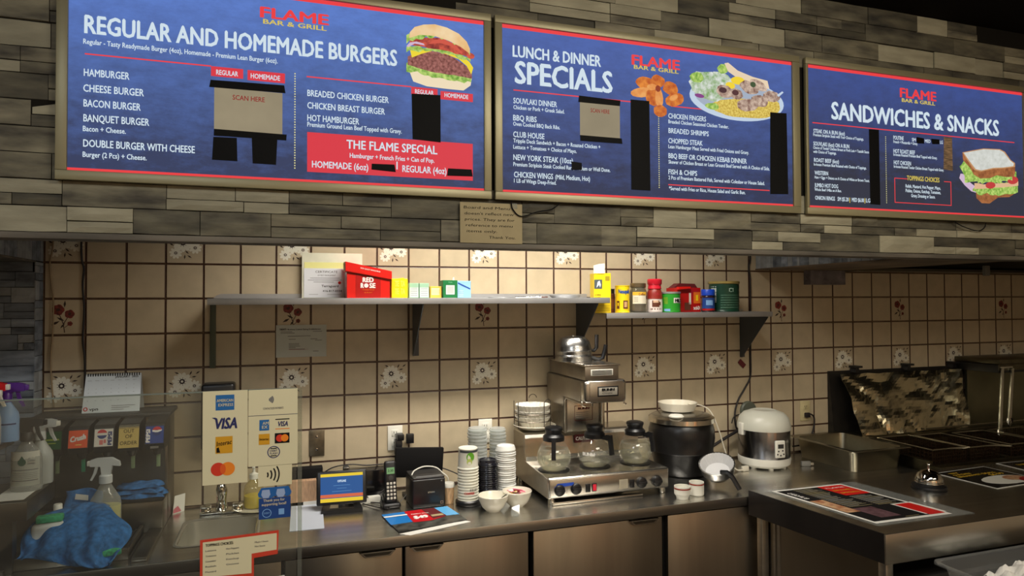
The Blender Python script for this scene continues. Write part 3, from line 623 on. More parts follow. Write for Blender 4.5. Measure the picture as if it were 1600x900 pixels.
for cx,v0,v1,u0,u1 in ((0,.22,.50,.11,.235),(0,.21,.35,.25,.38),(0,.05,.06,.2,.29)):
    v=v0
    while v<v1:
        L_=rr.uniform(.5,1)*(u1-u0); sheetq(t,u0,v,u0+L_,v+.0035,.0023,INKM if rr.random()<.6 else mat('tan_ink',c8(150,138,100),.8),mb); v+=.011
mb.text('BURGERS',(P0+UX*.05+VX*.50-t.location+Vector((0,0,.0026+.9305)))[:] if False else tuple((P0+UX*.045+VX*.37-Vector((t.location.x,t.location.y,0))))[:2]+(.0026,),.10,.022,INKW,ux=-VX*-1,uz=-UX*-1,bold=.02)
for k in range(3): mb.text('SPECIAL' if k==1 else 'FLAME MENU' if k==0 else 'BAR & GRILL',tuple((P0+UX*.37+VX*(.50-.04*k)-Vector((t.location.x,t.location.y,0))))[:2]+(.0026,),.10,.014,INKY,ux=-UX,uz=-VX,bold=.01) if False else mb.text(('FLAME','BAR & GRILL','SPECIALS')[k],tuple((P0+UX*.265+VX*(.47-.04*k)-Vector((t.location.x,t.location.y,0))))[:2]+(.0026,),.10,.014,INKY if k else INKW,ux=UX,uz=VX,bold=.01)
mb.build('printing',t)
# glossy flyers
FL=mat('flyer_black_gloss',c8(24,22,24),.15); 
def flyer(label,x,y,rz,w_,d_,txts,dish=True,z=.931):
    t=thing('flyer',label,'flyer',(x,y,z),None,rz); mb=MB(); mb.box(-w_/2,-d_/2,0,w_/2,d_/2,.0012,WHITEP); mb.build('paper_sheet',t)
    mb=MB(); mb.box(-w_/2+.006,-d_/2+.006,.0012,w_/2-.006,d_/2-.006,.0016,FL)
    if dish: mb.poly([(p[0],p[1],.0020) for p in ell(.02,-d_*.2,w_*.40,d_*.22)],WHITE); mb.poly([(p[0],p[1],.0024) for p in ell(.09,-d_*.18,w_*.18,d_*.13)],FOOD); mb.poly([(p[0],p[1],.0028) for p in ell(.14,-d_*.30,w_*.2,d_*.1,.2)],mat('flyer_red',c8(150,30,30),.4))
    for s,a,b,c,h in txts: mb.text(s,(a,b,.0021),c,h,INKY,ux=(1,0,0),uz=(0,1,0),bold=.02)
    mb.build('printing',t)
flyer('black glossy flyer with yellow lettering and a white dish, right of the counter bell',4.16,-.86,.06,.36,.30,[('TRY',-.13,.10,.06,.018),('OUR DAILY',-.14,.072,.12,.018),('BREAKFAST DEALS',-.15,.042,.26,.018),('$6.99',.03,.012,.10,.022)])
flyer('black glossy flyer at the far right end of the pass counter',4.62,-.80,-.05,.34,.24,[('LUNCH',-.1,.05,.12,.02)],False)
# service bell
t=thing('service_bell','chrome domed counter bell on a black base on the pass counter','bell',(3.715,-.905,.93))
MB().lathe([(0,0),(.068,0),(.072,.006),(.070,.014),(.060,.020),(.050,.030),(0,.030)],BLACK,n=40).build('base',t)
MB().lathe([(.056,.026),(.058,.034),(.055,.050),(.045,.068),(.028,.080),(.008,.086),(0,.087)],CHROME,n=40).lathe([(.056,.026),(.060,.028),(.060,.033),(.056,.036)],CHROME,n=40).build('dome',t)
MB().lathe([(.006,.085),(.006,.094),(.004,.096),(.004,.104),(.008,.106),(.009,.110),(.006,.114),(0,.115)],CHROME,n=14).build('button',t)
# low side stand with the plastic container
t=thing('side_stand','low stainless stand in front of the pass counter, lower right','stand',(3.55,-1.52,0))
wpart(t,'top',MB().box(3.05,-1.75,.735,4.3,-1.34,.75,STEELD)); 
for x in(3.1,4.25):
    for y in(-1.7,-1.38): wpart(t,'leg',MB().box(x-.015,y-.015,0,x+.015,y+.015,.735,STEELD))
t=thing('plastic_container','clear plastic takeout tray in the bottom right corner','container',(3.37,-1.50,.75))
mb=MB(); loops(mb,[rrect(-.21,-.12,.3,.12,.03,.085),rrect(-.20,-.11,.29,.11,.03,.088),rrect(-.19,-.10,.28,.10,.03,.078),rrect(-.17,-.085,.26,.085,.03,.002)],PLCLEAR); mb.build('tray',t)
mb=MB(); loops(mb,[rrect(-.215,-.125,.305,.125,.03,.082),rrect(-.213,-.123,.303,.123,.03,.092),rrect(-.20,-.11,.29,.11,.03,.090)],PLCLEAR,False); mb.build('rim',t)
r_=random.Random(8); H={}
def crump(u,v): return (-.10+u*.36,-.09+v*.17,.02+.06*math.sin(PI*u)**.5*math.sin(PI*v)**.5+.012*math.sin(23*u+5*v)*math.cos(17*v-9*u)+.008*math.sin(51*u*v))
solo('tissue_paper',MB().grid(crump,26,16,mat('white_tissue',c8(232,228,220),.9,bump=.3,bs=60),False),'crumpled white paper lining the clear tray','paper',(3.46,-1.50,.75),solid=.001)
# ================================================================ GLASS SCREEN (customer side)
t=thing('glass_screen','clear glass sneeze screen in the left foreground carrying card stickers','screen',(0,-1.75,1.1))
GL=clearmat('screen_glass',c8(240,241,236),.03,1.0,.014)
wpart(t,'pane',MB().box(-.99,-1.750,1.08,.957,-1.744,1.603,GL)); wpart(t,'top_edge',MB().box(-.99,-1.7505,1.6025,.957,-1.7435,1.6048,clearmat('glass_edge',c8(150,160,150),.2,1,.5)))
wpart(t,'pane',MB().box(.9595,-1.750,1.08,.968,-1.744,1.603,clearmat('glass_side',c8(225,228,220),.05,1,.06)))
t=thing('front_counter','customer side counter carrying the glass screen','counter',(0,-1.85,0)); wpart(t,'body',MB().box(-.99,-2.1,0,1.3,-1.65,1.05,mat('counter_laminate',c8(80,66,52),.6))); wpart(t,'top',MB().box(-.99,-2.12,1.05,1.3,-1.62,1.08,mat('counter_top_lam',c8(60,56,52),.4)))
YS=-1.752
STK=mat('sticker_cream',c8(214,206,170),.6,spec=.25)
def sticker(name,label,x0,z0,x1,z1,fn,m=STK,group=None,y=YS):
    t=thing(name,label,'sticker' if 'sticker' in name else 'sign',((x0+x1)/2,y,(z0+z1)/2),group); wpart(t,'sheet',MB().box(x0,y-.0008,z0,x1,y+.0012,z1,m)); mb=MB(); fn(mb,y-.0011); 
    if mb.v: wpart(t,'printing',mb)
    return t
AMX=mat('sticker_blue',c8(24,98,160),.5); INT=mat('sticker_gold',c8(206,150,26),.5); MCR=mat('sticker_red',c8(206,52,30),.5); MCO=mat('sticker_orange',c8(232,130,30),.5); MCM=mat('sticker_deep_orange',c8(218,88,28),.5); NAVY=mat('sticker_navy',c8(32,40,92),.5)
def rect(mb,x0,z0,x1,z1,y,m): mb.poly([(x0,y,z0),(x1,y,z0),(x1,y,z1),(x0,y,z1)],m)
def disc(mb,x,z,r,y,m,n=28,sx=1): mb.poly([(x+sx*r*math.cos(2*PI*k/n),y,z+r*math.sin(2*PI*k/n)) for k in range(n)],m)
def ring(mb,x,z,r,w_,y,m,a0=0,a1=360,n=24):
    P=[(math.radians(a0+(a1-a0)*k/n)) for k in range(n+1)]
    vs=[(x+r*math.cos(a),y,z+r*math.sin(a)) for a in P]+[(x+(r-w_)*math.cos(a),y,z+(r-w_)*math.sin(a)) for a in P]; mb.add(vs,[(k,k+1,n+2+k,n+1+k) for k in range(n)],m)
def f1(mb,y):
    rect(mb,.801,1.566,.836,1.597,y,AMX); mb.text('AMERICAN',(.803,y-.0004,1.583),.031,.0055,STK); mb.text('EXPRESS',(.806,y-.0004,1.574),.028,.0055,STK)
    mb.prism([(.794,1.552),(.801,1.552),(.803,1.546)],'y',y-.0003,y,NAVY); mb.text('VISA',(.797,y,1.529),.045,.021,NAVY,uz=(.15,0,1),bold=.05)
    rect(mb,.801,1.479,.833,1.513,y,INT); mb.text('Interac',(.803,y-.0004,1.494),.028,.009,INK,uz=(.1,0,1),ux=(1,0,.12)); mb.poly([(.803,y-.0003,1.481),(.810,y-.0003,1.481),(.807,y-.0003,1.492),(.803,y-.0003,1.490)],INK)
    disc(mb,.806,1.4475,.0135,y,MCR); disc(mb,.824,1.4475,.0135,y-.0002,MCO)
    mb.poly([(.815+.0055*math.cos(2*PI*k/16),y-.0004,1.4475+.0101*math.sin(2*PI*k/16)) for k in range(16)],MCM)
sticker('card_sticker','tall cream card sticker with VISA and card logos in a column, on the glass, leftmost',.777,1.417,.8615,1.605,f1)
def waves(mb,x,z,s,y,m,rev=False):
    for k in range(4): ring(mb,x,z,s*(.3+.25*k),s*.11,y,m,-38,38,10)
def f2(mb,y):
    for k in range(3): ring(mb,.900,1.583,.0055*(1+.6*k),.003,y,INKG,-40,40,8)
    mb.text('CONTACTLESS PAYMENTS',(.891,y,1.563),.040,.004,INKG); rect(mb,.862,1.5505,.959,1.5518,y,INKG)
    rect(mb,.884,1.520,.903,1.542,y,AMX); mb.text('AM',(.890,y-.0003,1.532),.012,.006,STK); mb.text('EX',(.889,y-.0003,1.524),.011,.006,STK)
    rect(mb,.915,1.5405,.943,1.5425,y,INK); mb.text('VISA',(.919,y,1.527),.021,.010,NAVY,uz=(.15,0,1),bold=.04); rect(mb,.915,1.521,.943,1.5225,y,MCO)
    rect(mb,.883,1.491,.904,1.513,y,INT); mb.text('Interac',(.8845,y-.0003,1.500),.018,.005,INK); rect(mb,.914,1.492,.943,1.513,y,INK); disc(mb,.924,1.5025,.0075,y-.0003,MCR); disc(mb,.9335,1.5025,.0075,y-.0005,MCO)
    ring(mb,.912,1.4745,.0125,.0018,y,NAVY); rect(mb,.906,1.481,.918,1.483,y,INK); rect(mb,.906,1.466,.918,1.468,y,INK); mb.text('DEBIT',(.9045,y,1.4755),.015,.004,NAVY); mb.text('FLASH',(.9045,y,1.470),.015,.004,NAVY)
sticker('card_sticker','cream contactless payments sticker with six small card logos, right column on the glass',.863,1.4475,.959,1.604,f2)
def f3(mb,y):
    for k in range(4): ring(mb,.892,1.4285,.0105+.0072*k,.0028,y,INK,-32-0*k,32,10)
sticker('tap_sticker','small cream sticker with four curved tap-to-pay waves',.882,1.4055,.948,1.4468,f3)
def f4(mb,y):
    for x,r in ((.897,.0075),(.926,.0075)): mb.poly([(x-.007,y,1.398),(x+.007,y,1.398),(x+.009,y,1.388),(x+.005,y,1.381),(x-.005,y,1.381),(x-.009,y,1.388)],mat('sticker_pale_blue',c8(150,170,205),.5))
    mb.text('Thank you for',(.892,y,1.3735),.042,.0052,STK); mb.text('supporting local!',(.889,y,1.3655),.048,.0052,STK); ring(mb,.899,1.350,.009,.0014,y,LBLUE); mb.text('DEBIT',(.893,y,1.3485),.012,.0035,LBLUE); rect(mb,.922,1.345,.933,1.357,y,LBLUE)
t=sticker('shop_sticker','blue awning-shaped thank-you sticker at the foot of the sticker column',.8835,1.338,.9455,1.3805,f4,mat('sticker_royal',c8(14,62,128),.5))
wpart(t,'awning',MB().prism([(.888,1.402),(.941,1.402),(.9475,1.390),(.945,1.384),(.939,1.381),(.932,1.384),(.924,1.380),(.915,1.384),(.906,1.380),(.898,1.384),(.890,1.381),(.883,1.384),(.8815,1.390)],'y',YS-.0007,YS+.0010,mat('sticker_awning',c8(24,92,160),.5)),'brighter blue awning')
def f5(mb,y):
    pass
OR2=mat('sticker_red_orange',c8(200,62,40),.5)
t=thing('toppings_sign','red-bordered cream TOPPINGS CHOICES list stuck low on the glass','sign',(.848,YS,1.27))
P_=[(.7735,1.2275),(.8745,1.2245),(.8745,1.2615),(.9205,1.2645),(.9225,1.3125),(.7735,1.3085)]
wpart(t,'sheet',MB().prism(P_,'y',YS-.0008,YS+.0012,OR2))
mb=MB(); y=YS-.0011; mb.poly([(.7785,y,1.2345),(.870,y,1.2315),(.870,y,1.2710),(.9185,y,1.2735),(.9185,y,1.3075),(.7785,y,1.3040)],STK); y-=.0004
mb.text('TOPPINGS CHOICES:',(.7835,y,1.2950),.052,.0052,INK,bold=.03)
for k,s in enumerate(('Lettuce','Tomatoes','Cucumber','Relish','Mustard')): mb.text(s,(.7835,y,1.2850-.0105*k),.020,.0032,INKG)
for k,s in enumerate(('Hot Peppers','Pickles','Ketchup','Onions')): mb.text(s,(.822,y,1.2850-.0105*k),.024,.0032,INKG)
mb.text('Mayo / Sauce',(.876,y,1.2920),.026,.0032,INKG); mb.text('Hot Sauce',(.876,y,1.2835),.020,.0032,INKG); wpart(t,'printing',mb)
t=thing('poster','dark maroon poster with a white border at the bottom edge below the toppings list','poster',(.85,YS,1.2)); wpart(t,'sheet',MB().add([(.765,YS,1.09),(.934,YS,1.09),(.934,YS,1.219),(.765,YS,1.2135)],[(0,1,2,3)],WHITEP)); wpart(t,'printing',MB().add([(.768,YS-.0006,1.09),(.931,YS-.0006,1.09),(.931,YS-.0006,1.2155),(.768,YS-.0006,1.2105)],[(0,1,2,3)],mat('poster_dark',c8(36,18,20),.4)))
# ================================================================ WALL SHELVES
def shelf(label,x0,x1,z,yf,brs,lip):
    t=thing('wall_shelf',label,'shelf',((x0+x1)/2,-.14,z)); wpart(t,'board',MB().box(x0,yf,z-.004,x1,-.002,z,SHELF)); wpart(t,'front_lip',MB().box(x0,yf-.003,z-.026,x1,yf,z+.0005,SHELF,.001))
    wpart(t,'back_lip',MB().prism([(x0,z),(x1,z),(x1,z+lip),(x0+.03,z+lip),(x0+.012,z+lip*.7),(x0,z+.004)],'y',-.004,-.001,SHELF))
    for k,(x,d,hh) in enumerate(brs): 
        wpart(t,'bracket',MB().prism([(-.002,z-.005),(-d,z-.005),(-d,z-.03),(-.02,z-hh),(-.002,z-hh)],'x',x-.002,x+.002,STEELB).box(x,-.006,z-hh,x+.028,-.001,z-.005,STEELB))
    return t
shelf('longer stainless wall shelf on the left, holding the tea boxes',.640,2.434,1.803,-.27,[(1.52,.262,.275),(2.375,.262,.275)],.022)
b=MB().box(.626,-.012,1.50,.650,-.001,1.777,mat('green_grey_bracket',c8(92,98,84),.6,.3),.002); o=[x for x in bpy.data.objects if x.name.startswith('wall_shelf')][0]; wpart(o,'bracket',b,'flat green-grey wall strip')
shelf('shorter stainless wall shelf on the right, holding coffee and cocoa tins',2.425,3.405,1.727,-.25,[(3.385,.24,.26)],.012)
# --- goods on the long shelf
def cuboid(name,label,cat,x0,x1,d,z,h,yb,m,prn=None,group=None,rz=0):
    t=thing(name,label,cat,((x0+x1)/2,yb-d/2,z),group,rz); w2=(x1-x0)/2
    MB().box(-w2,-d/2,0,w2,d/2,h,m,.0015,1).build('carton',t); mb=MB()
    if prn: prn(mb,w2,d/2,h); mb.build('printing',t)
    return t
Z1=1.8035
t=thing('certificate','framed food premises certificate leaning on the wall at the left of the long shelf','certificate',(1.14,-.03,Z1))
MB().box(-.130,-.002,0,.138,.010,.208,mat('ivory_board',c8(222,220,196),.6,ns=14,na=.04)).build('backing_board',t); mb=MB().box(-.120,-.004,.135,.07,-.0018,.165,mat('pale_yellow_paper',c8(232,228,150),.8)); mb.build('yellow_strip',t)
mb=MB().box(-.122,-.0055,.004,.062,-.002,.138,mat('certificate_white',c8(220,222,226),.5)); mb.build('certificate_sheet',t)
mb=MB(); y=-.006
mb.text('CERTIFICATE',(-.072,y,.117),.098,.010,INKG); mb.text('OF PEST MANAGEMENT',(-.062,y,.103),.080,.006,INKG)
for k,(a,b) in enumerate(((-.095,.13),(-.105,.15),(-.08,.09))): rect(mb,a,.092-k*.009,a+b,.094-k*.009,y,INKG)
mb.text('Terraguard',(-.045,y,.052),.075,.010,INK,bold=.02); mb.text('416-817-0334',(-.040,y,.030),.085,.009,INK); disc(mb,.035,.072,.007,y,INKR); rect(mb,-.10,.018,-.06,.0195,y,INKG); rect(mb,-.02,.018,.04,.0195,y,INKG); mb.build('printing',t)
# tea box with lid tilted
t=thing('tea_box','large red RED ROSE tea carton with its lid tipped up, on the long shelf','box',(1.285,-.155,Z1),None,-.03)
REDC=mat('tea_red',c8(214,24,14),.4); REDD=mat('tea_red_dark',c8(172,16,14),.4); PINK=mat('tea_side_print',c8(176,96,96),.5,ns=60,na=.3)
MB().box(-.092,-.085,0,.092,.085,.118,REDC,.001,1).box(-.0925,-.083,.001,-.091,.083,.116,PINK).build('carton',t)
mb=MB(); 
V=[(-.098,-.092,.118),(.10,-.092,.082),(.10,.09,.088),(-.098,.09,.124),(-.098,-.092,.158),(.10,-.092,.118),(.10,.09,.124),(-.098,.09,.164)]
mb.add(V,[(0,1,5,4),(1,2,6,5),(2,3,7,6),(3,0,4,7),(4,5,6,7)],REDC); mb.add([(-.0985,-.09,.12),(-.0985,.088,.126),(-.0985,.088,.162),(-.0985,-.09,.156)],[(0,1,2,3)],mat('cardboard',c8(190,150,110),.8)); mb.text('FRESH QUALITY ORANGE PEKOE',(-.035,-.0935,.128),.085,.006,INKW,ux=(1,0,-.19)); mb.build('lid',t)
mb=MB(); rect(mb,-.055,.004,.052,.105,-.0858,REDD)
mb.text('RED',(-.026,-.0865,.070),.048,.020,INKW,bold=.06); mb.text('R',(-.034,-.0865,.045),.014,.020,INKW,bold=.06); disc(mb,-.010,.055,.0095,-.0865,INKW,14); mb.text('SE',(.003,-.0865,.045),.027,.020,INKW,bold=.06)
mb.text('ORANGE PEKOE',(-.028,-.0865,.034),.052,.005,ORANGE); mb.text('216 TEA BAGS',(-.018,-.0865,.022),.034,.005,ORANGE); mb.build('printing',t)
def pY(mb,w_,d,h):
    y=-d-.0006; G=mat('pale_gold',c8(248,226,90),.5); mb.text('TE',(-.022,y,.052),.019,.024,G,bold=.05); mb.text('TA',(.004,y,.052),.02,.024,G,bold=.05); mb.text('TE',(-.022,y,.018),.019,.024,G,bold=.05); mb.text('TA',(.004,y,.018),.02,.024,G,bold=.05); mb.prism([(-.01,h),(.02,h+.006),(.028,h)],'y',-.01,.02,YEL)
cuboid('tea_box','small yellow tea box right of the red carton','box',1.383,1.455,.07,Z1,.086,-.165,YEL,pY)
def pG(mb,w_,d,h):
    y=-d-.0006; rect(mb,-w_+.002,.004,w_-.002,h*.72,y,mat('pale_blue_label',c8(196,210,206),.6)); 
    for k in range(5): rect(mb,-w_+.006,.012+k*.008,w_-.006,.0135+k*.008,y-.0003,INKG)
PG=mat('pale_green_box',c8(150,190,160),.5)
cuboid('tea_box','pale green and white tea box, the left one of the touching pair','box',1.466,1.509,.06,Z1,.067,-.15,PG,pG)
cuboid('tea_box','pale green and white tea box, the right one of the touching pair','box',1.512,1.556,.06,Z1,.067,-.15,PG,pG)
def pO(mb,w_,d,h):
    y=-d-.0006; rect(mb,-w_+.006,.014,w_-.01,h-.008,y,mat('cream_label',c8(232,222,180),.6)); 
    for k in range(6): rect(mb,-w_+.010+k*.006,.018,-w_+.012+k*.006,h-.012,y-.0003,mat('olive_ink',c8(120,130,60),.6))
cuboid('tea_box','low orange-yellow tea box with a cream label','box',1.561,1.614,.06,Z1,.053,-.15,mat('amber_card',c8(232,184,74),.5),pO)
def pGr(mb,w_,d,h):
    y=-d-.0006; rect(mb,-w_+.014,.016,w_-.014,.058,y,WHITEP); rect(mb,-w_+.018,.020,w_-.018,.054,y-.0003,mat('pale_grey_label',c8(178,182,178),.7)); mb.text('TEA',(-.010,y,.068),.020,.006,mat('pale_green_ink',c8(120,190,140),.6))
t=cuboid('tea_box','dark green tea box with a white square label and a tag poking out','box',1.617,1.685,.07,Z1,.081,-.155,mat('deep_green',c8(16,108,56),.45),pGr)
MB().prism([(.014,.078),(.024,.078),(.022,.096),(.016,.094)],'y',-.02,-.018,WHITEP).build('tag',t)
def pB(mb,w_,d,h):
    y=-d-.0006; mb.poly([(-w_+.004,y,h-.006),(w_-.004,y,h-.034),(w_-.004,y,h-.040),(-w_+.004,y,h-.014)],BLUE); 
    for k in range(4): rect(mb,-w_+.006,.008+k*.008,-w_+.03,.0095+k*.008,y,WHITEP)
cuboid('packet','pale blue packet at the right end of the tea boxes','packet',1.689,1.755,.05,Z1,.079,-.15,mat('sky_blue_packet',c8(138,184,222),.5),pB)
solo('tray_lid',MB().lathe([(0,0),(.05,0),(.055,.004),(.05,.003),(0,.003)],SHELF,n=24,sx=1.2,sy=.5),'flat metal lid lying on the long shelf, right of the packets','lid',(1.92,-.14,Z1))
solo('scissors',MB().tube([(-.07,0,.004),(.06,.01,.005)],.004,CHROME).tube([(-.06,.012,.004),(.06,-.008,.005)],.004,CHROME).tube([(.06,.01,.004),(.08,.02,.004),(.10,.012,.004),(.08,.0,.004),(.06,.01,.004)],.003,BROWN),'small metal utensil lying on the long shelf','utensil',(2.06,-.15,Z1))
solo('dish',MB().lathe([(0,0),(.07,0),(.085,.014),(.083,.015),(.068,.003),(0,.003)],SHELF,n=28,sy=.6),'shallow metal dish at the right end of the long shelf','dish',(2.25,-.15,Z1))
# --- goods on the short shelf
Z2=1.7275
t=thing('filter_box','tall open yellow carton with a flap raised, at the left end of the short shelf','box',(2.437,-.165,Z2),None,-.25)
MB().box(-.045,-.05,0,.04,.05,.197,YEL,.001,1).build('carton',t); MB().prism([(-.045,.19),(.01,.19),(.01,.245),(-.02,.242),(-.045,.235)],'y',-.050,-.046,WHITE).build('flap',t,'white open flap')
mb=MB(); y=-.0508; rect(mb,-.043,.12,-.004,.165,y,mat('slate_label',c8(70,80,86),.5)); mb.poly([(-.032,y-.0003,.125),(-.026,y-.0003,.155),(-.016,y-.0003,.160),(-.010,y-.0003,.140),(-.014,y-.0003,.125),(-.019,y-.0003,.14)],mat('pale_mark',c8(216,222,226),.5)); rect(mb,.012,.160,.034,.182,y,mat('olive_ink2',c8(160,140,20),.6)); mb.text('COFFEE',(-.040,y,.085),.030,.008,INK); mb.text('FILTERS',(-.040,y,.072),.030,.007,INK)
for k in range(4): rect(mb,-.04,.012+.008*k,.034,.0135+.008*k,y,mat('olive_ink2',c8(160,140,20),.6))
mb.build('printing',t)
def jar(name,label,cat,x,y,z,parts,prn=None,rz=0):
    t=thing(name,label,cat,(x,y,z),None,rz-.36)
    for pn,prof,m,lb in parts: MB().lathe(prof,m,n=30).build(pn,t,lb)
    if prn: mb=MB(); prn(mb); mb.build('label_print',t)
    return t
def cyl_print(mb,r,a0,a1,z0,z1,m,off=.0006,n=12):
    vs=[];
    for k in range(n+1):
        a=math.radians(a0+(a1-a0)*k/n)-PI/2; vs+= [((r+off)*math.cos(a),(r+off)*math.sin(a),z0),((r+off)*math.cos(a),(r+off)*math.sin(a),z1)]
    mb.add(vs,[(2*k,2*k+2,2*k+3,2*k+1) for k in range(n)],m,True)
def cyl_text(mb,s,r,a0,a1,z,h,m,off=.001,bold=.02):
    v,f,w0=glyphs(s,bold); L3=max(1,len(v)//3) if bold>0 else len(v)+1; mb.add([((r+off+8e-5*(i//L3))*math.cos(math.radians(a0+(a1-a0)*x/w0)-PI/2),(r+off+8e-5*(i//L3))*math.sin(math.radians(a0+(a1-a0)*x/w0)-PI/2),z+yy*h/CAPH) for i,(x,yy) in enumerate(v)],f,m)
def tin(r,h): return [(0,0),(r,0),(r+.0015,.002),(r+.0015,.004),(r,.006),(r,h-.006),(r+.0015,h-.004),(r+.0015,h),(r-.002,h),(r-.003,h-.003),(0,h-.003)]
def p(mb): cyl_print(mb,.018,-60,60,.02,.07,mat('spice_label',c8(120,70,40),.5))
jar('spice_jar','slim brown spice bottle behind the yellow cocoa tin','jar',2.528,-.10,Z2,[('bottle',[(0,0),(.018,0),(.018,.095),(.014,.10),(0,.10)],BROWN,None),('cap',[(.016,.098),(.017,.122),(0,.122)],BLACK,None)],p)
def p(mb):
    cyl_text(mb,'Nesquik',.036,-38,62,.098,.020,BLUE,bold=.06); 
    for a,b,c,d,m in ((0,40,.02,.062,BROWN),(8,34,.028,.055,mat('cocoa_foam',c8(214,170,120),.5)),(-55,-30,.02,.06,BROWN),(-48,-36,.035,.05,YEL)): cyl_print(mb,.036,a,b,c,d,m,.0009 if m not in(YEL,) else .0012)
jar('cocoa_tin','yellow cylindrical cocoa tin marked Nesquik on the short shelf','tin',2.562,-.155,Z2,[('body',tin(.036,.138),YEL,None)],p)
def p(mb):
    cyl_print(mb,.045,-45,50,.045,.105,mat('cream_jar_label',c8(222,214,190),.6)); cyl_print(mb,.045,-45,50,.088,.105,mat('amber_band',c8(228,176,50),.6),.0009); cyl_text(mb,'Coffee',.045,-5,40,.088,.010,MAROON,.0013)
    for k in range(3): cyl_print(mb,.045,-35,-8,.056+.009*k,.058+.009*k,INKG,.001)
t=jar('glass_jar','glass jar with a cream label, part filled with brown granules','jar',2.655,-.15,Z2,[('glass',[(0,.001),(.040,.001),(.045,.008),(.045,.105),(.038,.12),(.036,.146),(.034,.146),(.036,.118),(.042,.103),(.042,.009),(0,.006)],clearmat('jar_glass',c8(200,196,176),.05,1,.12),None),('granules',[(0,.006),(.041,.008),(.041,.040),(0,.043)],mat('coffee_granules',c8(112,56,26),.8,ns=200,na=.4),None),('metal_lid',[(.038,.128),(.040,.130),(.040,.148),(.038,.150),(0,.150)],mat('dull_lid',c8(120,104,78),.4,.7),None)],p)
def p(mb):
    cyl_text(mb,'Coffee',.037,-22,38,.088,.012,mat('magenta_ink',c8(206,40,90),.5),.0012,.04); cyl_text(mb,'mate',.037,-8,34,.076,.010,mat('magenta_ink',c8(206,40,90),.5),.0012,.04)
    cyl_print(mb,.040,-28,26,.028,.062,BROWN,.0006); cyl_print(mb,.040,-20,18,.050,.062,mat('milk_foam',c8(214,180,150),.5),.001); cyl_print(mb,.040,26,38,.036,.054,BROWN,.0006)
    for a in (-40,-30,-12,8,24,36): cyl_print(mb,.040,a,a+7,.014,.021,BROWN,.0007,2)
jar('creamer_bottle','white creamer bottle with a tall red lid and a brown mug printed on it','bottle',2.748,-.155,Z2,[('bottle',[(0,0),(.036,0),(.040,.005),(.040,.068),(.037,.085),(.037,.098),(.031,.112),(.029,.118),(0,.118)],mat('creamer_white',c8(224,212,204),.4),None),('shoulder',[(.0415,.070),(.0385,.088),(.0385,.099),(.0335,.114),(.030,.122)],mat('creamer_maroon',c8(140,40,30),.4),None),('lid',[(.034,.120),(.035,.122),(.032,.140),(.0365,.146),(.0375,.168),(.034,.172),(0,.172)],mat('lid_red',c8(206,30,50),.35),None)],p)
def p(mb):
    cyl_print(mb,.048,6,70,.048,.074,WHITEP,.0006); cyl_text(mb,'MILO',.048,14,70,.052,.017,INK,.0012,.08)
    for k in range(6): cyl_print(mb,.048,-58,-30,.045+.006*k,.0475+.006*k,mat('olive_green_ink',c8(150,170,30),.6),.0006)
    cyl_print(mb,.048,-55,-15,.006,.018,LBLUE,.0006)
jar('cocoa_tin','bright green MILO tin with a silver rim on the short shelf','tin',2.838,-.165,Z2,[('body',tin(.048,.100),mat('milo_green',c8(42,150,42),.4),None),('lid',[(.049,.096),(.0505,.097),(.0505,.105),(.047,.106),(.046,.103),(0,.103)],SHELF,None)],p)
t=thing('cocoa_box','open red and orange cocoa carton behind the green tin','box',(2.955,-.10,Z2),None,.1)
MB().box(-.078,-.045,0,.078,.045,.128,REDD,.001,1).build('carton',t); MB().prism([(-.078,.128),(.078,.128),(.06,.150),(-.04,.152)],'y',-.02,.03,MAROON).prism([(-.078,.118),(.0,.124),(.0,.134),(-.078,.132)],'y',-.06,-.044,REDC).build('flap',t)
mb=MB(); y=-.0458; rect(mb,.03,.045,.074,.105,y,ORANGE); rect(mb,.0,.04,.014,.10,y,CREAM); rect(mb,-.03,.01,.01,.05,y,BROWN); rect(mb,.045,.06,.06,.09,y-.0003,YEL); mb.text('x60',(.028,y,.012),.042,.020,INKW,bold=.03); mb.build('printing',t)
def p(mb): cyl_print(mb,.034,-70,70,.018,.074,mat('jar_blue_label',c8(24,66,140),.5)); cyl_print(mb,.034,-30,30,.036,.062,LBLUE,.001); cyl_print(mb,.034,-70,70,.008,.018,REDD,.0007)
jar('coffee_jar','small jar with a blue lid, left of the dark green tin','jar',3.056,-.175,Z2,[('body',[(0,0),(.032,0),(.034,.004),(.034,.078),(.030,.088),(0,.088)],mat('dark_jar',c8(50,32,40),.2),None),('lid',[(.033,.086),(.035,.088),(.035,.116),(.033,.119),(0,.119)],mat('lid_blue',c8(24,70,190),.35),None)],p)
def p(mb):
    cyl_print(mb,.078,-72,-45,.05,.135,mat('nutrition_label',c8(190,200,196),.6)); 
    for k in range(5): cyl_print(mb,.078,-68,-50,.06+.012*k,.064+.012*k,INK,.001)
    for k in range(9): 
        if k not in(6,7): cyl_print(mb,.078,-28,52,.022+.013*k,.0245+.013*k,mat('tin_grey_green',c8(96,140,118),.5),.0006)
    ringv=[]
    cyl_print(mb,.078,4,22,.104,.126,mat('tin_mark',c8(170,196,180),.5),.0006); cyl_print(mb,.078,7,19,.108,.122,mat('tin_green',c8(16,62,44),.4),.001)
jar('coffee_tin','large dark green ribbed coffee tin at the right of the short shelf','tin',3.185,-.135,Z2,[('body',[(0,0),(.078,0),(.080,.003),(.078,.006)]+[(.078+(.0012 if k%2 else -.0005),.02+.012*k) for k in range(10)]+[(.078,.150),(0,.150)],mat('tin_green',c8(16,62,44),.4),None),('lid',[(.079,.148),(.082,.150),(.082,.162),(.078,.163),(0,.161)],mat('gold_lid',c8(176,160,96),.35,.5),None)],p)
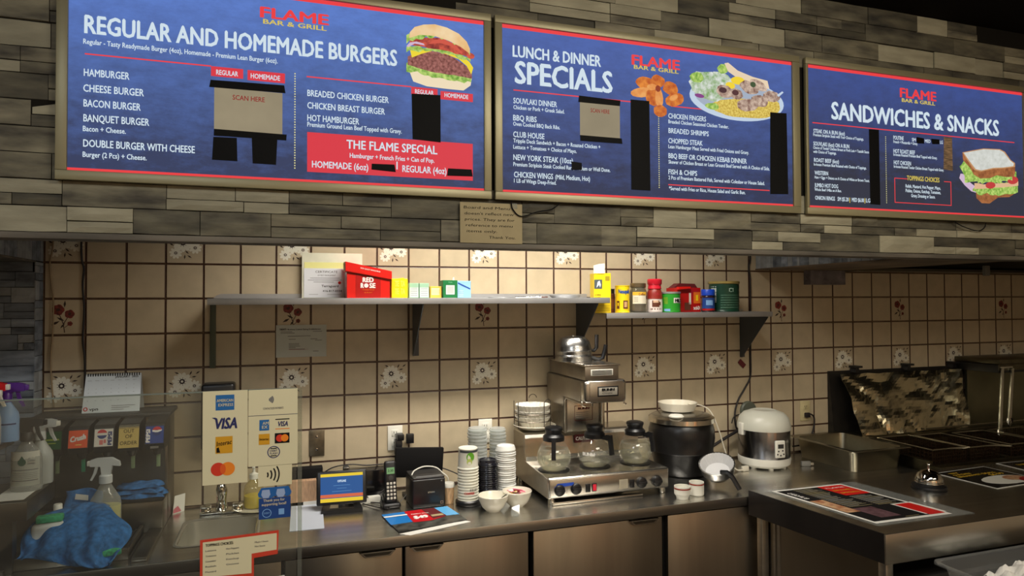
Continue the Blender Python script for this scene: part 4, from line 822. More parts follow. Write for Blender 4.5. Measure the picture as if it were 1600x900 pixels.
# ================================================================ WALL FITTINGS
t=thing('wall_certificate','printed inspection paper taped to the tiles under the long shelf','paper',(1.009,-.004,1.61)); MB().box(-.110,-.001,-.072,.110,.001,.074,mat('grey_white_paper',c8(196,200,190),.8)).build('paper_sheet',t)
mb=MB(); y=-.0015; mb.text('TORONTO',(-.095,y,.050),.030,.008,INK,bold=.03); mb.text('Business Licence Eating Establishment',(-.060,y,.051),.145,.006,INK)
for a,z,l in ((-.09,.042,.05),(.05,.042,.04),(-.09,.036,.06),(-.06,.022,.10),(-.055,.008,.03),(.04,.008,.03),(.06,.002,.03),(-.055,-.012,.045),(-.055,-.018,.045),(-.055,-.024,.05),(-.055,-.030,.03),(-.055,-.037,.07),(.05,-.048,.025)): rect(mb,a,z,a+l,z+.0022,y,INKG)
rect(mb,-.055,-.0385,.03,-.0378,y,INKR); mb.build('printing',t)
def outlet(label,x,z,m,plug=False):
    t=thing('wall_outlet',label,'outlet',(x,-.001,z)); MB().box(-.035,-.006,-.058,.035,0,.058,m,.003).build('plate',t)
    mb=MB()
    for zz in(.024,-.024):
        mb.box(-.0165,-.0085,zz-.015,.0165,-.005,zz+.015,m,.004); 
        for xx in(-.006,.006): mb.box(xx-.001,-.0092,zz-.002,xx+.001,-.0080,zz+.007,BLACKM)
        mb.box(-.002,-.0092,zz-.010,.002,-.0080,zz-.006,BLACKM)
    mb.build('sockets',t); return t
outlet('white outlet on the tiles left of the receipt printer, with a black charger plugged in',1.434,1.143,WHITE)
outlet('white outlet partly hidden behind the tall stack of clear lids',1.879,1.148,WHITE)
outlet('ivory outlet on the tiles right of the rice cooker',3.831,1.140,mat('ivory_plate',c8(196,184,140),.5))
t=thing('charger','black power adapter plugged into the left outlet','charger',(1.446,-.012,1.13)); MB().box(-.018,-.045,-.062,.014,.0,.010,BLACK,.003).build('body',t); MB().box(-.010,-.05,.008,.022,-.002,.038,BLACK,.004).build('plug',t)
t=thing('cover_plate','brushed steel blank plate with two screws on the tiles','plate',(1.077,-.001,1.143)); MB().box(-.034,-.004,-.060,.034,0,.060,mat('worn_steel',c8(120,110,92),.4,.9,ns=30,na=.15),.002).build('plate',t)
for z in(.028,-.028): MB().lathe([(0,0),(.006,0),(.005,.003),(0,.004)],CHROME,n=12).build('screw',t).matrix_local=Matrix.Translation((0,-.004,z))@Matrix.Rotation(PI/2,4,'X')
t=thing('towel_dispenser','black paper towel dispenser on the tiles behind the card sticker','dispenser',(.667,-.002,1.29)); MB().box(-.066,-.10,-.13,.066,0,.150,BLACK,.012,3).build('body',t); MB().box(-.05,-.095,-.138,.05,-.02,-.128,DGREY).build('slot',t)
solo('tag',MB().prism([(-.025,-.014),(.025,-.014),(.025,.014),(-.025,.014)],'y',-.002,0,MAROON),'small dark red card hanging askew below the short shelf bracket','tag',(3.392,-.006,1.43),rz=0).rotation_euler=(0,.75,0)
solo('cable_cover',MB().lathe([(0,0),(.052,0),(.052,.012),(.046,.020),(0,.020)],mat('grey_green_knob',c8(84,88,76),.5),n=26),'round grey plastic disc on the tiles behind the rice cooker','cover',(3.430,-.001,1.165)).rotation_euler=(PI/2,0,0)
def wire(label,pts,r,m,name='cable'): return solo(name,MB().tube(smooth(pts,5),r,m,6),label,'cable')
BEI=mat('beige_wire',c8(150,128,96),.6); BLK=mat('cable_black',c8(26,20,20),.6)
wire('thin beige wire running down the tiles beside the stone pillar',[(.036,-.006,2.5),(.034,-.006,2.10),(.030,-.006,2.0),(.022,-.006,1.95),(.028,-.006,1.87),(.036,-.006,1.79),(.034,-.006,1.66),(.028,-.006,1.56),(.032,-.006,1.47),(.040,-.006,1.36)],.003,BEI)
wire('dark cable running down the grout line above the desk calendar',[(.136,-.006,2.5),(.134,-.006,2.08),(.136,-.006,1.97),(.144,-.006,1.93),(.140,-.006,1.86),(.146,-.006,1.76),(.142,-.006,1.64),(.150,-.006,1.55),(.152,-.006,1.40),(.150,-.01,1.35)],.004,BLK)
wire('black cable dropping from the ceiling to behind the soup kettle',[(3.455,-.006,2.5),(3.458,-.006,2.06),(3.447,-.006,1.98),(3.455,-.006,1.90),(3.455,-.006,1.70),(3.452,-.006,1.50),(3.450,-.006,1.36),(3.41,-.008,1.29),(3.36,-.01,1.22),(3.335,-.014,1.14),(3.35,-.016,1.06),(3.40,-.02,1.0)],.005,BLK)
wire('thick black cord rising behind the soup kettle to the round disc',[(3.02,-.03,.93),(3.12,-.03,.96),(3.25,-.03,1.02),(3.36,-.03,1.07),(3.42,-.03,1.12)],.008,BLK)
wire('thin dark cord crossing the tiles left of the rice cooker',[(3.31,-.02,1.10),(3.33,-.02,1.14),(3.40,-.02,1.15)],.003,BLK)
wire('short dark cord slanting down behind the rice cooker',[(3.34,-.02,1.06),(3.40,-.02,.99),(3.45,-.02,.95)],.003,BLK)
wire('black plug and cord from the ivory outlet to the counter',[(3.833,-.014,1.118),(3.85,-.03,1.122),(3.872,-.03,1.10),(3.868,-.03,1.04),(3.84,-.03,.985),(3.78,-.04,.955),(3.70,-.05,.95)],.005,BLK)
solo('plug',MB().box(-.016,-.02,-.014,.016,0,.014,BLK,.005),'black plug in the lower socket of the ivory outlet','plug',(3.833,-.010,1.117))
# ================================================================ FAUCET AND SINK THINGS
t=thing('faucet','chrome two-handle faucet behind the sink bowl','faucet',(.685,-.115,.9005))
MB().box(-.085,-.028,0,.085,.028,.014,CHROME,.006).build('base_plate',t)
MB().lathe([(.026,.012),(.024,.03),(.020,.05),(.022,.07),(.024,.095),(.018,.118),(.010,.13),(0,.132)],CHROME,n=20).tube([(0,-.01,.045),(0,-.06,.052),(0,-.095,.046),(0,-.105,.032)],.011,CHROME,10).build('spout',t)
for s in(-1,1): MB().lathe([(.022,.012),(.020,.022),(.014,.026),(0,.027)],CHROME,(.062*s,0,0),16).box(.062*s-.02,-.012,.022,.062*s+.024,.012,.036,CHROME,.005).build('handle',t)
MB().tube([(0,0,.125),(-.004,-.01,.145),(.012,-.012,.152)],.006,CHROME,8).build('lever',t)
solo('plate',MB().lathe([(0,.001),(.06,.001),(.098,.012),(.100,.014),(.097,.014),(.06,.005),(0,.005)],CREAM,n=40),'small white plate under the soap pump, right of the faucet','plate',(.828,-.115,.9005))
t=thing('soap_dispenser','clear pump bottle of yellow soap standing on the white plate','bottle',(.812,-.10,.906))
MB().lathe([(0,0),(.038,0),(.042,.006),(.042,.07),(.036,.095),(.022,.112),(.016,.120),(.016,.128)],clearmat('soap_bottle',c8(238,232,200),.05,1,.10),n=28).build('bottle',t)
MB().lathe([(0,.003),(.037,.003),(.0395,.008),(.0395,.052),(0,.054)],mat('yellow_soap',c8(214,200,20),.25,emit=0),n=28).build('liquid',t)
MB().lathe([(.019,.122),(.019,.142),(.010,.146),(.006,.15),(.006,.172),(.013,.175),(.013,.181),(0,.182)],WHITE,n=18).box(-.006,-.04,.173,.006,0,.181,WHITE,.003).build('pump',t)
solo('sponge',MB().box(-.03,-.022,0,.03,.022,.03,mat('green_sponge',c8(60,150,104),.95,ns=120,na=.2,bump=.4,bs=200),.008),'green sponge on the white plate beside the soap pump','sponge',(.872,-.150,.908),rz=.2)
t=thing('card','small white and pink card leaning at the corner of the drink dispenser','card',(.505,-.03,.9005)); MB().add([(-.012,-.05,0),(.028,-.01,0),(.030,.0,.072),(-.006,-.038,.072),(-.012,-.048,0),(.026,-.006,0),(.029,.003,.072),(-.007,-.034,.072)],[(0,1,2,3),(7,6,5,4),(0,3,7,4),(1,5,6,2),(2,6,7,3)],WHITEP).build('sheet',t); MB().add([(-.010,-.0505,.004),(.018,-.0215,.004),(.006,-.033,.03),(-.008,-.047,.02)],[(0,1,2,3)],mat('pink_ink',c8(200,110,120),.6)).build('printing',t)
# ================================================================ DRINK DISPENSER
t=thing('drink_dispenser','stainless five-valve soft drink dispenser on the counter below the desk calendar','dispenser',(.26,-.2,.9))
SD=mat('dispenser_steel',c8(120,116,108),.34,1,ns=4,na=.15,bump=.06,stretch=(1,1,.2)); SDP=mat('dispenser_splash',c8(86,86,84),.4,.6,ns=5,na=.12)
wpart(t,'tower',MB().box(.012,-.175,.9005,.488,-.004,1.338,SD,.006)); wpart(t,'splash_panel',MB().box(.03,-.180,.95,.478,-.175,1.30,SDP)); wpart(t,'cap',MB().box(.006,-.20,1.330,.500,-.004,1.346,DGREY,.004))
wpart(t,'base',MB().box(.012,-.30,.9005,.488,-.182,1.02,SD,.004).box(.012,-.615,.9005,.07,-.30,.915,SD).box(.44,-.62,.9005,.488,-.30,.915,SD,.003))
wpart(t,'ledge',MB().box(.01,-.31,1.02,.492,-.18,1.034,BLACKM,.004)); 
wpart(t,'drip_tray',MB().box(.085,-.57,.9005,.425,-.31,.918,DGREY).box(.085,-.585,.9005,.425,-.57,.940,SD,.002).box(.412,-.57,.9005,.425,-.31,.936,SD,.002).box(.085,-.57,.9005,.097,-.31,.936,SD,.002))
g=MB(); 
for k in range(22): g.box(.10+.0142*k,-.568,.921,.106+.0142*k,-.312,.925,BLACK)
wpart(t,'drip_grille',g)
BRND=[(.121,'green'),(.206,'orange'),(.290,'white'),(.374,'note'),(.462,'blue')]
for x,k in BRND:
    w2=.034; mb=MB(); mb.prism([(-.180,1.333),(-.30,1.320),(-.312,1.312),(-.325,1.245),(-.315,1.222),(-.25,1.222),(-.18,1.23)],'x',x-w2,x+w2,BLACK); mb.prism([(-.18,1.3335),(-.299,1.3210),(-.312,1.3125),(-.311,1.315),(-.298,1.324),(-.18,1.337)],'x',x-w2,x+w2,DGREY)
    v=W(t,mb).build('valve',t)
    def V(name,mb): mb.v=[(a-t.location.x,b-t.location.y,c-t.location.z) for a,b,c in mb.v]; return mb.build(name,v)
    # slanted front face: from (-.3125,1.312) down to (-.3255,1.246)
    fx=lambda u,s,off=.0008:(x+u,-.3125-.0130*s-off,1.312-.066*s)
    def fr(mb,u0,s0,u1,s1,m,off=.0008): mb.poly([fx(u0,s1,off),fx(u1,s1,off),fx(u1,s0,off),fx(u0,s0,off)],m)
    pm=MB(); UZ=Vector((0,.0130,.066)).normalized()
    if k=='green': fr(pm,-.031,.02,.031,.98,mat('brand_green',c8(16,84,44),.4)); fr(pm,-.02,.42,.024,.50,mat('brand_gold',c8(150,170,60),.5),.0012); fr(pm,-.02,.62,.014,.68,mat('brand_gold',c8(150,170,60),.5),.0012)
    if k=='orange': fr(pm,-.031,.02,.031,.98,mat('brand_orange',c8(226,82,24),.4)); pm.text('Crush',fx(-.026,.66,.0014),.052,.019,INKW,ux=(1,0,.22),uz=UZ,bold=.07); fr(pm,-.008,.78,.012,.84,mat('brand_gold2',c8(226,180,90),.5),.0014)
    if k in('white','blue'):
        fr(pm,-.031,.02,.031,.98,mat('brand_white',c8(214,208,196),.4) if k=='white' else mat('brand_blue',c8(22,58,140),.4))
        cx=(-.006 if k=='white' else .008); s0=.30
        for a0,a1,m in ((15,165,mat('globe_red',c8(196,36,44),.4)),(195,345,mat('globe_blue',c8(24,44,110),.4))):
            P=[(cx+.017*math.cos(math.radians(a)),.017*math.sin(math.radians(a))) for a in range(a0,a1+1,15)]
            pm.poly([fx(u,s0-z_/.066,.0012) for u,z_ in P],m)
        if k=='blue': pm.poly([fx(cx-.0165,s0+.02,.0011),fx(cx,s0+.09,.0011),fx(cx+.0165,s0-.02,.0011),fx(cx+.0165,s0-.1,.0011),fx(cx,s0-.04,.0011),fx(cx-.0165,s0-.08,.0011)],INKW)
        pm.text('PEPSI',fx(.027 if k=='white' else -.016,.92,.0014),.050,.013,mat('globe_blue',c8(24,44,110),.4) if k=='white' else INKW,ux=UZ,uz=(-1,0,0),bold=.06)
        if k=='white':
            for a in ((-.014,.62,-.002,.88),(.0,.6,.008,.8)): fr(pm,*a,mat('ribbon_pink',c8(206,110,104),.5),.0012)
    if k=='note':
        fr(pm,-.0345,-.02,.0345,1.14,mat('yellow_note',c8(196,172,98),.7),.0020); 
        for s,u,wd,z_ in (('OUT',-.018,.036,.30),('OF',-.012,.024,.60),('ORDER',-.029,.058,.96)): pm.text(s,fx(u,z_,.0026),wd,.013,INK,uz=UZ,bold=.0)
        fr(pm,-.0345,-.14,.0345,.06,clearmat('shiny_tape',c8(220,216,190),.1,1,.2),.0030)
    V('label' if k!='note' else 'paper_note',pm)
    if k=='blue': V('badge',MB().box(x-.014,-.327,1.228,.014+x,-.324,1.236,GREY))
    V('nozzle',MB().lathe([(.019,.0),(.018,-.010),(.013,-.018),(.012,-.024),(0,-.024)],BLACK,(x+.004,-.285,1.222),18))
    V('lever',MB().box(x-.002,-.268,1.145,x+.012,-.264,1.20,mat('lever_green',c8(48,140,104),.3) if k=='orange' else mat('lever_pale',c8(130,150,116),.3),.002))
# desk calendar on top
t=thing('desk_calendar','white spiral desk calendar standing on the drink dispenser','calendar',(.272,-.075,1.3465))
MB().add([(-.103,-.05,0),(.103,-.05,0),(.100,0,.150),(-.100,0,.150),(-.103,.05,0),(.103,.05,0),(.100,.002,.150),(-.100,.002,.150)],[(0,1,2,3),(7,6,5,4)],mat('calendar_white',c8(206,214,218),.7)).build('pages',t)
UZc=Vector((0,.05,.150)).normalized(); mb=MB(); cp=lambda u,s:(u,-.0508+.05*s,.150*s)
mb.text('JANUARY  2025',cp(.005,.89),.085,.008,INK,uz=UZc,bold=.02); mb.text('vpn',cp(-.078,.06),.032,.012,INK,uz=UZc,bold=.02)
ringp=[]; n=16
vs=[cp(-.091+.008*math.cos(2*PI*k/n),.10+.053*math.sin(2*PI*k/n)) for k in range(n)]+[cp(-.091+.0045*math.cos(2*PI*k/n),.10+.030*math.sin(2*PI*k/n)) for k in range(n)]; mb.add(vs,[(k,(k+1)%n,n+(k+1)%n,n+k) for k in range(n)],INKR)
for c_ in range(7):
    mb.text(('SUN','MON','TUE','WED','THU','FRI','SAT')[c_],cp(-.092+.027*c_,.82),.014,.003,INKG,uz=UZc,bold=0)
    for r_ in range(5):
        d_=r_*7+c_-2
        if 1<=d_<=31: mb.text(str(d_),cp(-.088+.027*c_,.70-.10*r_),None,.0035,INKG,uz=UZc,bold=0)
for k in range(3): mb.add([cp(.0,.16-.05*k),cp(.085-.02*k,.16-.05*k),cp(.085-.02*k,.172-.05*k),cp(.0,.172-.05*k)],[(0,1,2,3)],INKG)
mb.build('printing',t)
mb=MB()
for k in range(22): mb.box(-.094+.0088*k,-.003,.141,-.090+.0088*k,.004,.153,BLACK)
mb.build('spiral_binding',t)
# ================================================================ SIDE SHELVES AND SPRAY BOTTLES (far left)
t=thing('steel_stand','low stainless stand at the far left edge with a white paper on its top','stand',(-.1,-.5,.90)); wpart(t,'top',MB().box(-.55,-.655,1.083,.147,-.37,1.146,STEELD,.003))
wpart(t,'leg',MB().box(.05,-.60,.9005,.09,-.56,1.083,STEELD)); wpart(t,'leg',MB().box(.05,-.43,.9005,.09,-.39,1.083,STEELD)); wpart(t,'leg',MB().box(-.5,-.60,.9005,-.46,-.56,1.083,STEELD))
solo('paper',MB().box(-.05,-.10,0,.045,.10,.001,WHITEP),'white paper lying on the low stainless stand at far left','paper',(.085,-.53,1.1465))
t=thing('steel_shelf','dark upper shelf at the far left edge carrying cleaning sprays','shelf',(-.2,-.62,1.146)); wpart(t,'top',MB().box(-.6,-.78,1.315,.075,-.54,1.335,BLACK,.003)); wpart(t,'post',MB().box(-.38,-.75,1.1465,-.35,-.57,1.315,STEELD)); wpart(t,'panel',MB().box(-.58,-.57,1.1465,.0,-.565,1.315,STEELD))
def spray(label,x,y,z,rz,h,bw,bd,mb_body,mliq,lh,head,nozz,prn=None,sq=False,trig=None):
    t=thing('spray_bottle',label,'spray bottle',(x,y,z),None,rz); nb=h*.70
    prof=[(0,0),(bw*.96,0),(bw,.006),(bw,nb*.58),(bw*.92,nb*.70),(bw*.55,nb*.86),(bw*.36,nb*.95),(bw*.34,nb)]
    MB().lathe(prof,mb_body,n=28,sy=bd/bw).build('bottle',t)
    if mliq: MB().lathe([(0,.003),(bw*.93,.003),(bw*.95,.01),(bw*.95,min(lh,nb*.58)),(0,min(lh,nb*.58)+.001)],mliq,n=28,sy=bd/bw*.97).build('liquid',t)
    hd=MB().lathe([(bw*.42,nb-.004),(bw*.42,nb+.022),(bw*.36,nb+.026),(0,nb+.026)],head,n=20)
    hd.prism([(-.050,h-.028),(-.050,h-.006),(-.03,h),(.02,h),(.045,h-.016),(.048,h-.032),(.022,h-.028),(.016,nb+.02),(-.012,nb+.02),(-.016,h-.03)],'y',-.010,.010,head)
    hd.build('spray_head',t); MB().box(-.060,-.007,h-.026,-.048,.007,h-.008,nozz,.002).build('nozzle',t)
    MB().prism([(-.034,h-.030),(-.024,h-.030),(-.030,h-.055),(-.044,h-.080),(-.050,h-.078),(-.040,h-.055)],'y',-.005,.005,trig or head).build('trigger',t)
    if prn: m=MB(); prn(m); m.build('label_print',t).rotation_euler=(0,0,-rz)
    return t
CB=clearmat('spray_clear',c8(226,228,224),.08,1,.22); CBM=mat('spray_milky',c8(196,196,190),.35)
def ep(mb,bw,bd,a0,a1,z0,z1,m,off=.0007,n=10):
    vs=[]
    for k in range(n+1):
        a=math.radians(a0+(a1-a0)*k/n)-PI/2; vs+=[((bw+off)*math.cos(a),(bd+off)*math.sin(a),z0),((bw+off)*math.cos(a),(bd+off)*math.sin(a),z1)]
    mb.add(vs,[(2*k,2*k+2,2*k+3,2*k+1) for k in range(n)],m,True)
def p(mb):
    ep(mb,.042,.03,-30,20,.03,.075,mat('spray_label_clear',c8(206,204,150),.5)); mb.text('CLEAN',(-.02,-.0325,.055),.03,.006,INK); mb.text('HARD SURFACE',(-.024,-.0325,.040),.036,.004,INK)
    ep(mb,.042,.03,-28,16,.026,.029,INK,.0012)
spray('clear spray bottle of yellow cleaner standing in the middle of the dispenser tray','x' and .312,-.385,.926,0,.290,.052,.036,CB,mat('cleaner_yellow',c8(222,214,84),.3),.135,mat('spray_head_clear',c8(196,200,200),.35),WHITE,p)
def p(mb):
    ep(mb,.044,.032,-70,70,.02,.135,mat('label_white_matte',c8(206,204,192),.6)); disc(mb,-.004,.100,.012,-.0342,mat('leaf_green',c8(30,78,60),.5)); mb.poly([(-.014,-.0343,.105),(.006,-.0343,.105),(-.004,-.0343,.122)],mat('leaf_green',c8(30,78,60),.5)); mb.text('Clean',(.012,-.0335,.103),.022,.008,INKG); mb.text('Safely',(.012,-.0335,.093),.022,.008,INKG)
    for z_ in (.072,.036): ep(mb,.044,.032,-50,60,z_,z_+.003,INK,.0012)
    for k in range(4): ep(mb,.044,.032,-40,55,.044+.006*k,.0455+.006*k,INKG,.0012)
spray('dark-headed spray bottle with a green leaf drop label on the low stand','y' and .098,-.50,1.148,PI*.98,.245,.047,.034,CB,None,0,DGREY,BLACK,p)
bpy.data.objects[-1] if False else None
spray('milky white spray bottle with a clear head, right behind the dark-headed one',.112,-.410,1.148,PI,.225,.040,.032,mat('milk_bottle',c8(176,180,176),.35),None,0,mat('spray_head_clear',c8(196,200,200),.35),WHITE)
def p(mb): ep(mb,.036,.03,-60,60,.03,.034,INKW); ep(mb,.036,.03,-60,60,.05,.054,INKW); ep(mb,.036,.03,-60,60,.012,.016,INKW)
spray('clear bottle of blue liquid at the far left edge of the upper shelf',.045,-.745,1.335,PI,.19,.030,.028,CB,mat('blue_liquid',c8(20,92,140),.3),.06,CBM,WHITE,p)
spray('clear bottle of orange liquid cut off by the left edge of the picture',-.042,-.755,1.335,PI,.18,.030,.028,CB,mat('orange_liquid',c8(190,92,24),.3),.06,CBM,WHITE)
spray('white spray bottle with a bright red head on the upper shelf',.040,-.665,1.335,PI,.200,.036,.03,mat('grey_white_bottle',c8(176,176,172),.4),None,0,mat('head_red',c8(206,22,26),.35),WHITE,None,False,WHITE)
def p(mb): ep(mb,.034,.028,-60,60,.055,.06,NAVY)
spray('pale blue spray bottle with a purple head on the upper shelf',.072,-.600,1.335,PI,.190,.034,.028,mat('pale_blue_bottle',c8(130,164,206),.4),None,0,mat('head_purple',c8(92,48,140),.35),mat('head_purple',c8(92,48,140),.35),p)
t=thing('squeeze_bottle','small white squeeze bottle left of the yellow spray bottle','bottle',(.170,-.42,.926)); MB().lathe([(0,0),(.022,0),(.024,.005),(.024,.085),(.020,.10),(.012,.106),(.012,.112)],mat('frosted_white',c8(186,184,178),.45),n=22).build('bottle',t); MB().lathe([(.014,.108),(.014,.142),(.012,.145),(0,.145)],WHITE,n=18).build('cap',t)
# ---- cloths
CLO=mat('blue_microfiber',c8(52,102,156),.95,ns=60,na=.16,bump=.7,bs=320,spec=.15)
def lerp(a,b,t): return a+(b-a)*t
def cloth(name,label,fn,loc,nu=40,nv=32,m=CLO,th=.004): return solo(name,MB().grid(fn,nu,nv,m),label,'cloth',loc,solid=th)
# big cloth draped over the front of the tray: control rows (back -> front), each left -> right
ROW=[[(.150,-.43,1.045),(.20,-.42,1.055),(.25,-.41,1.062),(.30,-.41,1.060),(.34,-.41,1.048)],
     [(.125,-.46,1.038),(.19,-.47,1.048),(.255,-.48,1.052),(.33,-.48,1.050),(.375,-.47,1.020)],
     [(.105,-.50,1.000),(.165,-.53,1.010),(.245,-.55,1.020),(.33,-.55,1.010),(.415,-.52,.985)],
     [(.092,-.53,.955),(.150,-.57,.975),(.245,-.60,.985),(.335,-.61,.970),(.425,-.56,.955)],
     [(.090,-.55,.930),(.145,-.575,.955),(.245,-.625,.945),(.335,-.640,.928),(.395,-.60,.930)],
     [(.088,-.56,.912),(.140,-.58,.940),(.255,-.64,.918),(.335,-.655,.905),(.375,-.625,.910)]]
def cr(P,t):
    n=len(P)-1; x=min(t*n,n-1e-6); i=int(x); f=x-i; a,b,c,d=[Vector(P[k]) for k in (max(i-1,0),i,i+1,min(i+2,n))]
    return .5*((2*b)+(-a+c)*f+(2*a-5*b+4*c-d)*f*f+(-a+3*b-3*c+d)*f**3)
def big(u,v):
    p_=cr([cr(r,u) for r in ROW],v); k=.3+v*1.1
    f=.011*math.sin(17*u+3*v)*k+.007*math.sin(31*u-6*v+1)*k+.006*math.sin(9*v+5*u)
    return (p_.x+.010*math.sin(11*v+4*u),p_.y-f-.010*k*math.sin(7*u+1.0),max(p_.z+.5*f,.906))
cloth('cleaning_cloth','large blue cloth draped over the front of the dispenser drip tray',big,(0,0,0),56,44)
solo('wipe_tub',MB().box(-.07,-.045,0,.07,.045,.108,mat('tub_white',c8(206,208,206),.5),.02,3),'white tub under the left corner of the large blue cloth','tub',(.185,-.485,.926))
solo('sponge',MB().box(-.04,-.02,0,.04,.02,.022,mat('green_sponge',c8(60,150,104),.95),.006),'green scouring pad on the white tub, left of the large blue cloth top','sponge',(.170,-.505,1.034),rz=.15)
solo('sponge',MB().box(-.03,-.02,0,.03,.02,.02,mat('green_sponge',c8(60,150,104),.95),.004),'green scouring pad under the right corner of the large blue cloth','sponge',(.372,-.585,.925),rz=.3)
def folded(w_,d_,h_,sd,layers=3):
    mb=MB(); r=random.Random(sd)
    for k in range(layers):
        z=h_*k/layers; ph=r.uniform(0,6)
        def fn(u,v,z=z,ph=ph,k=k):
            e=(4*u*(1-u))**.3*(4*v*(1-v))**.3
            return ((u-.5)*w_*(1-.06*k)+.01*math.sin(9*v+ph),(v-.5)*d_*(1-.05*k)+.008*math.sin(8*u+ph),z+h_/layers*.95*e+.004*math.sin(14*u+ph)*e)
        mb.grid(fn,20,12,CLO)
        def fn2(u,v,z=z,ph=ph,k=k): return ((u-.5)*w_*(1-.06*k)+.01*math.sin(9*v+ph),(v-.5)*d_*(1-.05*k)+.008*math.sin(8*u+ph),z+.0005)
        mb.grid(fn2,8,6,CLO)
    return mb
solo('cleaning_cloth',folded(.17,.09,.055,3),'folded blue cloth lying on the dispenser ledge, right of the yellow spray bottle','cloth',(.405,-.255,1.0345),rz=-.08)
def hang(u,v):
    return (.165+.12*u+.004*math.sin(9*v),-.300-.025*v-.010*math.sin(8*u+2*v),1.085-.10*v-.006*math.sin(6*u)*(1-v)+.01*math.sin(5*u))
cloth('cleaning_cloth','blue cloth hanging over the dispenser ledge behind the small white bottle',hang,(0,0,0),20,16)
solo('cloth_tag',MB().add([(-.022,0,-.008),(.022,-.002,-.016),(.023,-.003,.004),(-.019,0,.012)],[(0,1,2,3)],WHITEP),'white sewn label on the cloth behind the small white bottle','label',(.222,-.332,1.068))
# ================================================================ TABLET, PHONE, PRINTER
t=thing('pos_tablet','black order tablet on a stand showing a blue and yellow screen','tablet',(1.170,-.235,.9005),None,-.06)
LM=Matrix.Translation((0,0,.092))@Matrix.Rotation(-.24,4,'X')
mb=MB(); mb.M=LM; mb.box(-.104,-.006,-.070,.104,.008,.070,BLACK,.006,3); mb.build('housing',t)
mb=MB(); mb.M=LM; SY=-.0068; 
E1=em('screen_blue',c8(20,78,140),1); E2=em('screen_yellow',c8(228,196,40),1); E3=em('screen_orange',c8(206,96,60),1); E4=em('screen_white',c8(200,220,235),1)
rect(mb,-.088,-.058,.088,.058,SY,E1); rect(mb,-.088,.046,.088,.058,SY-.0003,E2); rect(mb,-.088,-.058,.088,-.043,SY-.0003,E2); rect(mb,-.088,-.040,.088,-.027,SY-.0003,E3)
mb.text('OFFLINE',(-.018,SY-.0005,.022),.036,.009,E4,bold=.04)
for k,wd in enumerate((.07,.04,.08)): rect(mb,-wd/2,.008-.012*k,wd/2,.0095-.012*k,SY-.0004,em('screen_pale',c8(90,140,190),1))
mb.build('screen',t)
MB().box(-.014,-.012,.0,.014,.02,.06,BLACK,.004).build('neck',t)
MB().prism([(-.085,-.06),(.085,-.06),(.075,.055),(-.075,.055)],'z',0,.014,BLACK).prism([(-.05,-.035),(.05,-.035),(.045,.03),(-.045,.03)],'z',.0142,.0155,CHROME2).build('foot',t)
solo('card_reader',MB().box(-.014,-.012,0,.014,.012,.15,DGREY,.006).box(-.012,-.014,.10,.012,-.011,.145,CHROME2,.003).box(-.006,-.016,.085,.006,-.012,.125,BLACK,.002),'slim grey handheld reader standing upright behind the tablet','device',(1.200,-.095,.9005))
solo('black_box',MB().box(-.085,-.04,0,.085,.04,.125,mat('black_gloss',c8(18,17,18),.15),.004),'glossy black box against the tiles between tablet and phone','box',(1.295,-.075,.9005))
solo('cardboard_strip',MB().box(-.055,-.02,.015,.055,.02,.105,mat('kraft_tan',c8(186,150,118),.6,ns=30,na=.1,stretch=(6,1,1))).box(.0,-.022,.0,.056,.022,.016,WHITEP),'tan cardboard block left of the tablet, behind the glass screen edge','block',(1.015,-.11,.9005))
solo('black_box',MB().box(-.065,-.03,0,.065,.03,.145,BLACKM,.003),'matte black box behind the tan cardboard block','box',(1.035,-.045,.9005))
solo('paper',MB().box(-.065,-.17,0,.065,.17,.0012,mat('bluish_paper',c8(188,194,204),.7)),'white sheet lying on the worktop left of the tablet','paper',(1.025,-.30,.9005),rz=-.03)
t=thing('cordless_phone','black cordless phone standing in its charging cradle','phone',(1.372,-.265,.9005),None,.05)
MB().box(-.040,-.045,0,.040,.04,.022,BLACK,.010,3).box(-.030,-.01,.015,.030,.035,.05,BLACK,.008).build('cradle',t)
LP=Matrix.Translation((0,-.004,.105))@Matrix.Rotation(-.16,4,'X'); mb=MB(); mb.M=LP; mb.box(-.026,-.012,-.088,.026,.014,.090,BLACK,.010,3); mb.build('handset',t)
mb=MB(); mb.M=LP; rect(mb,-.017,.035,.017,.062,-.0128,em('phone_lcd',c8(110,150,96),1)); mb.text('2:30',(-.012,-.0132,.044),.024,.010,INK); mb.build('display',t)
mb=MB(); mb.M=LP
for r_ in range(5):
    for c_ in range(3): mb.box(-.019+.0145*c_,-.0142,-.072+.0155*r_,-.009+.0145*c_,-.011,-.062+.0155*r_,mat('key_pale',c8(196,190,176),.5),.002,1)
mb.lathe([(0,0),(.011,0),(.011,.003),(0,.004)],DGREY,(0,0,0),16); mb.build('keypad',t,kind='stuff')
mb=MB(); mb.M=LP@Matrix.Translation((0,-.012,.018))@Matrix.Rotation(PI/2,4,'X'); mb.lathe([(0,0),(.011,0),(.011,.003),(.006,.0035),(0,.0035)],DGREY,n=18); mb.build('dial_key',t)
t=thing('receipt_printer','black cube receipt printer with a white label on its lid','printer',(1.525,-.27,.9005),None,.04)
MB().box(-.072,-.072,0,.072,.072,.122,BLACK,.006,3).build('case',t); MB().box(-.070,-.070,.122,.070,.070,.132,DGREY,.006,3).box(-.055,-.066,.1325,.058,-.058,.1335,SHELF).build('lid',t)
mb=MB(); mb.text('EPSON',(-.006,-.0728,.062),.030,.007,CHROME2,bold=.05); rect(mb,.050,.012,.062,.024,-.0726,mat('tan_badge',c8(160,130,104),.5)); rect(mb,.052,.014,.060,.022,-.0729,BLACK); rect(mb,.052,.108,.058,.114,-.0726,GREY); mb.build('markings',t)
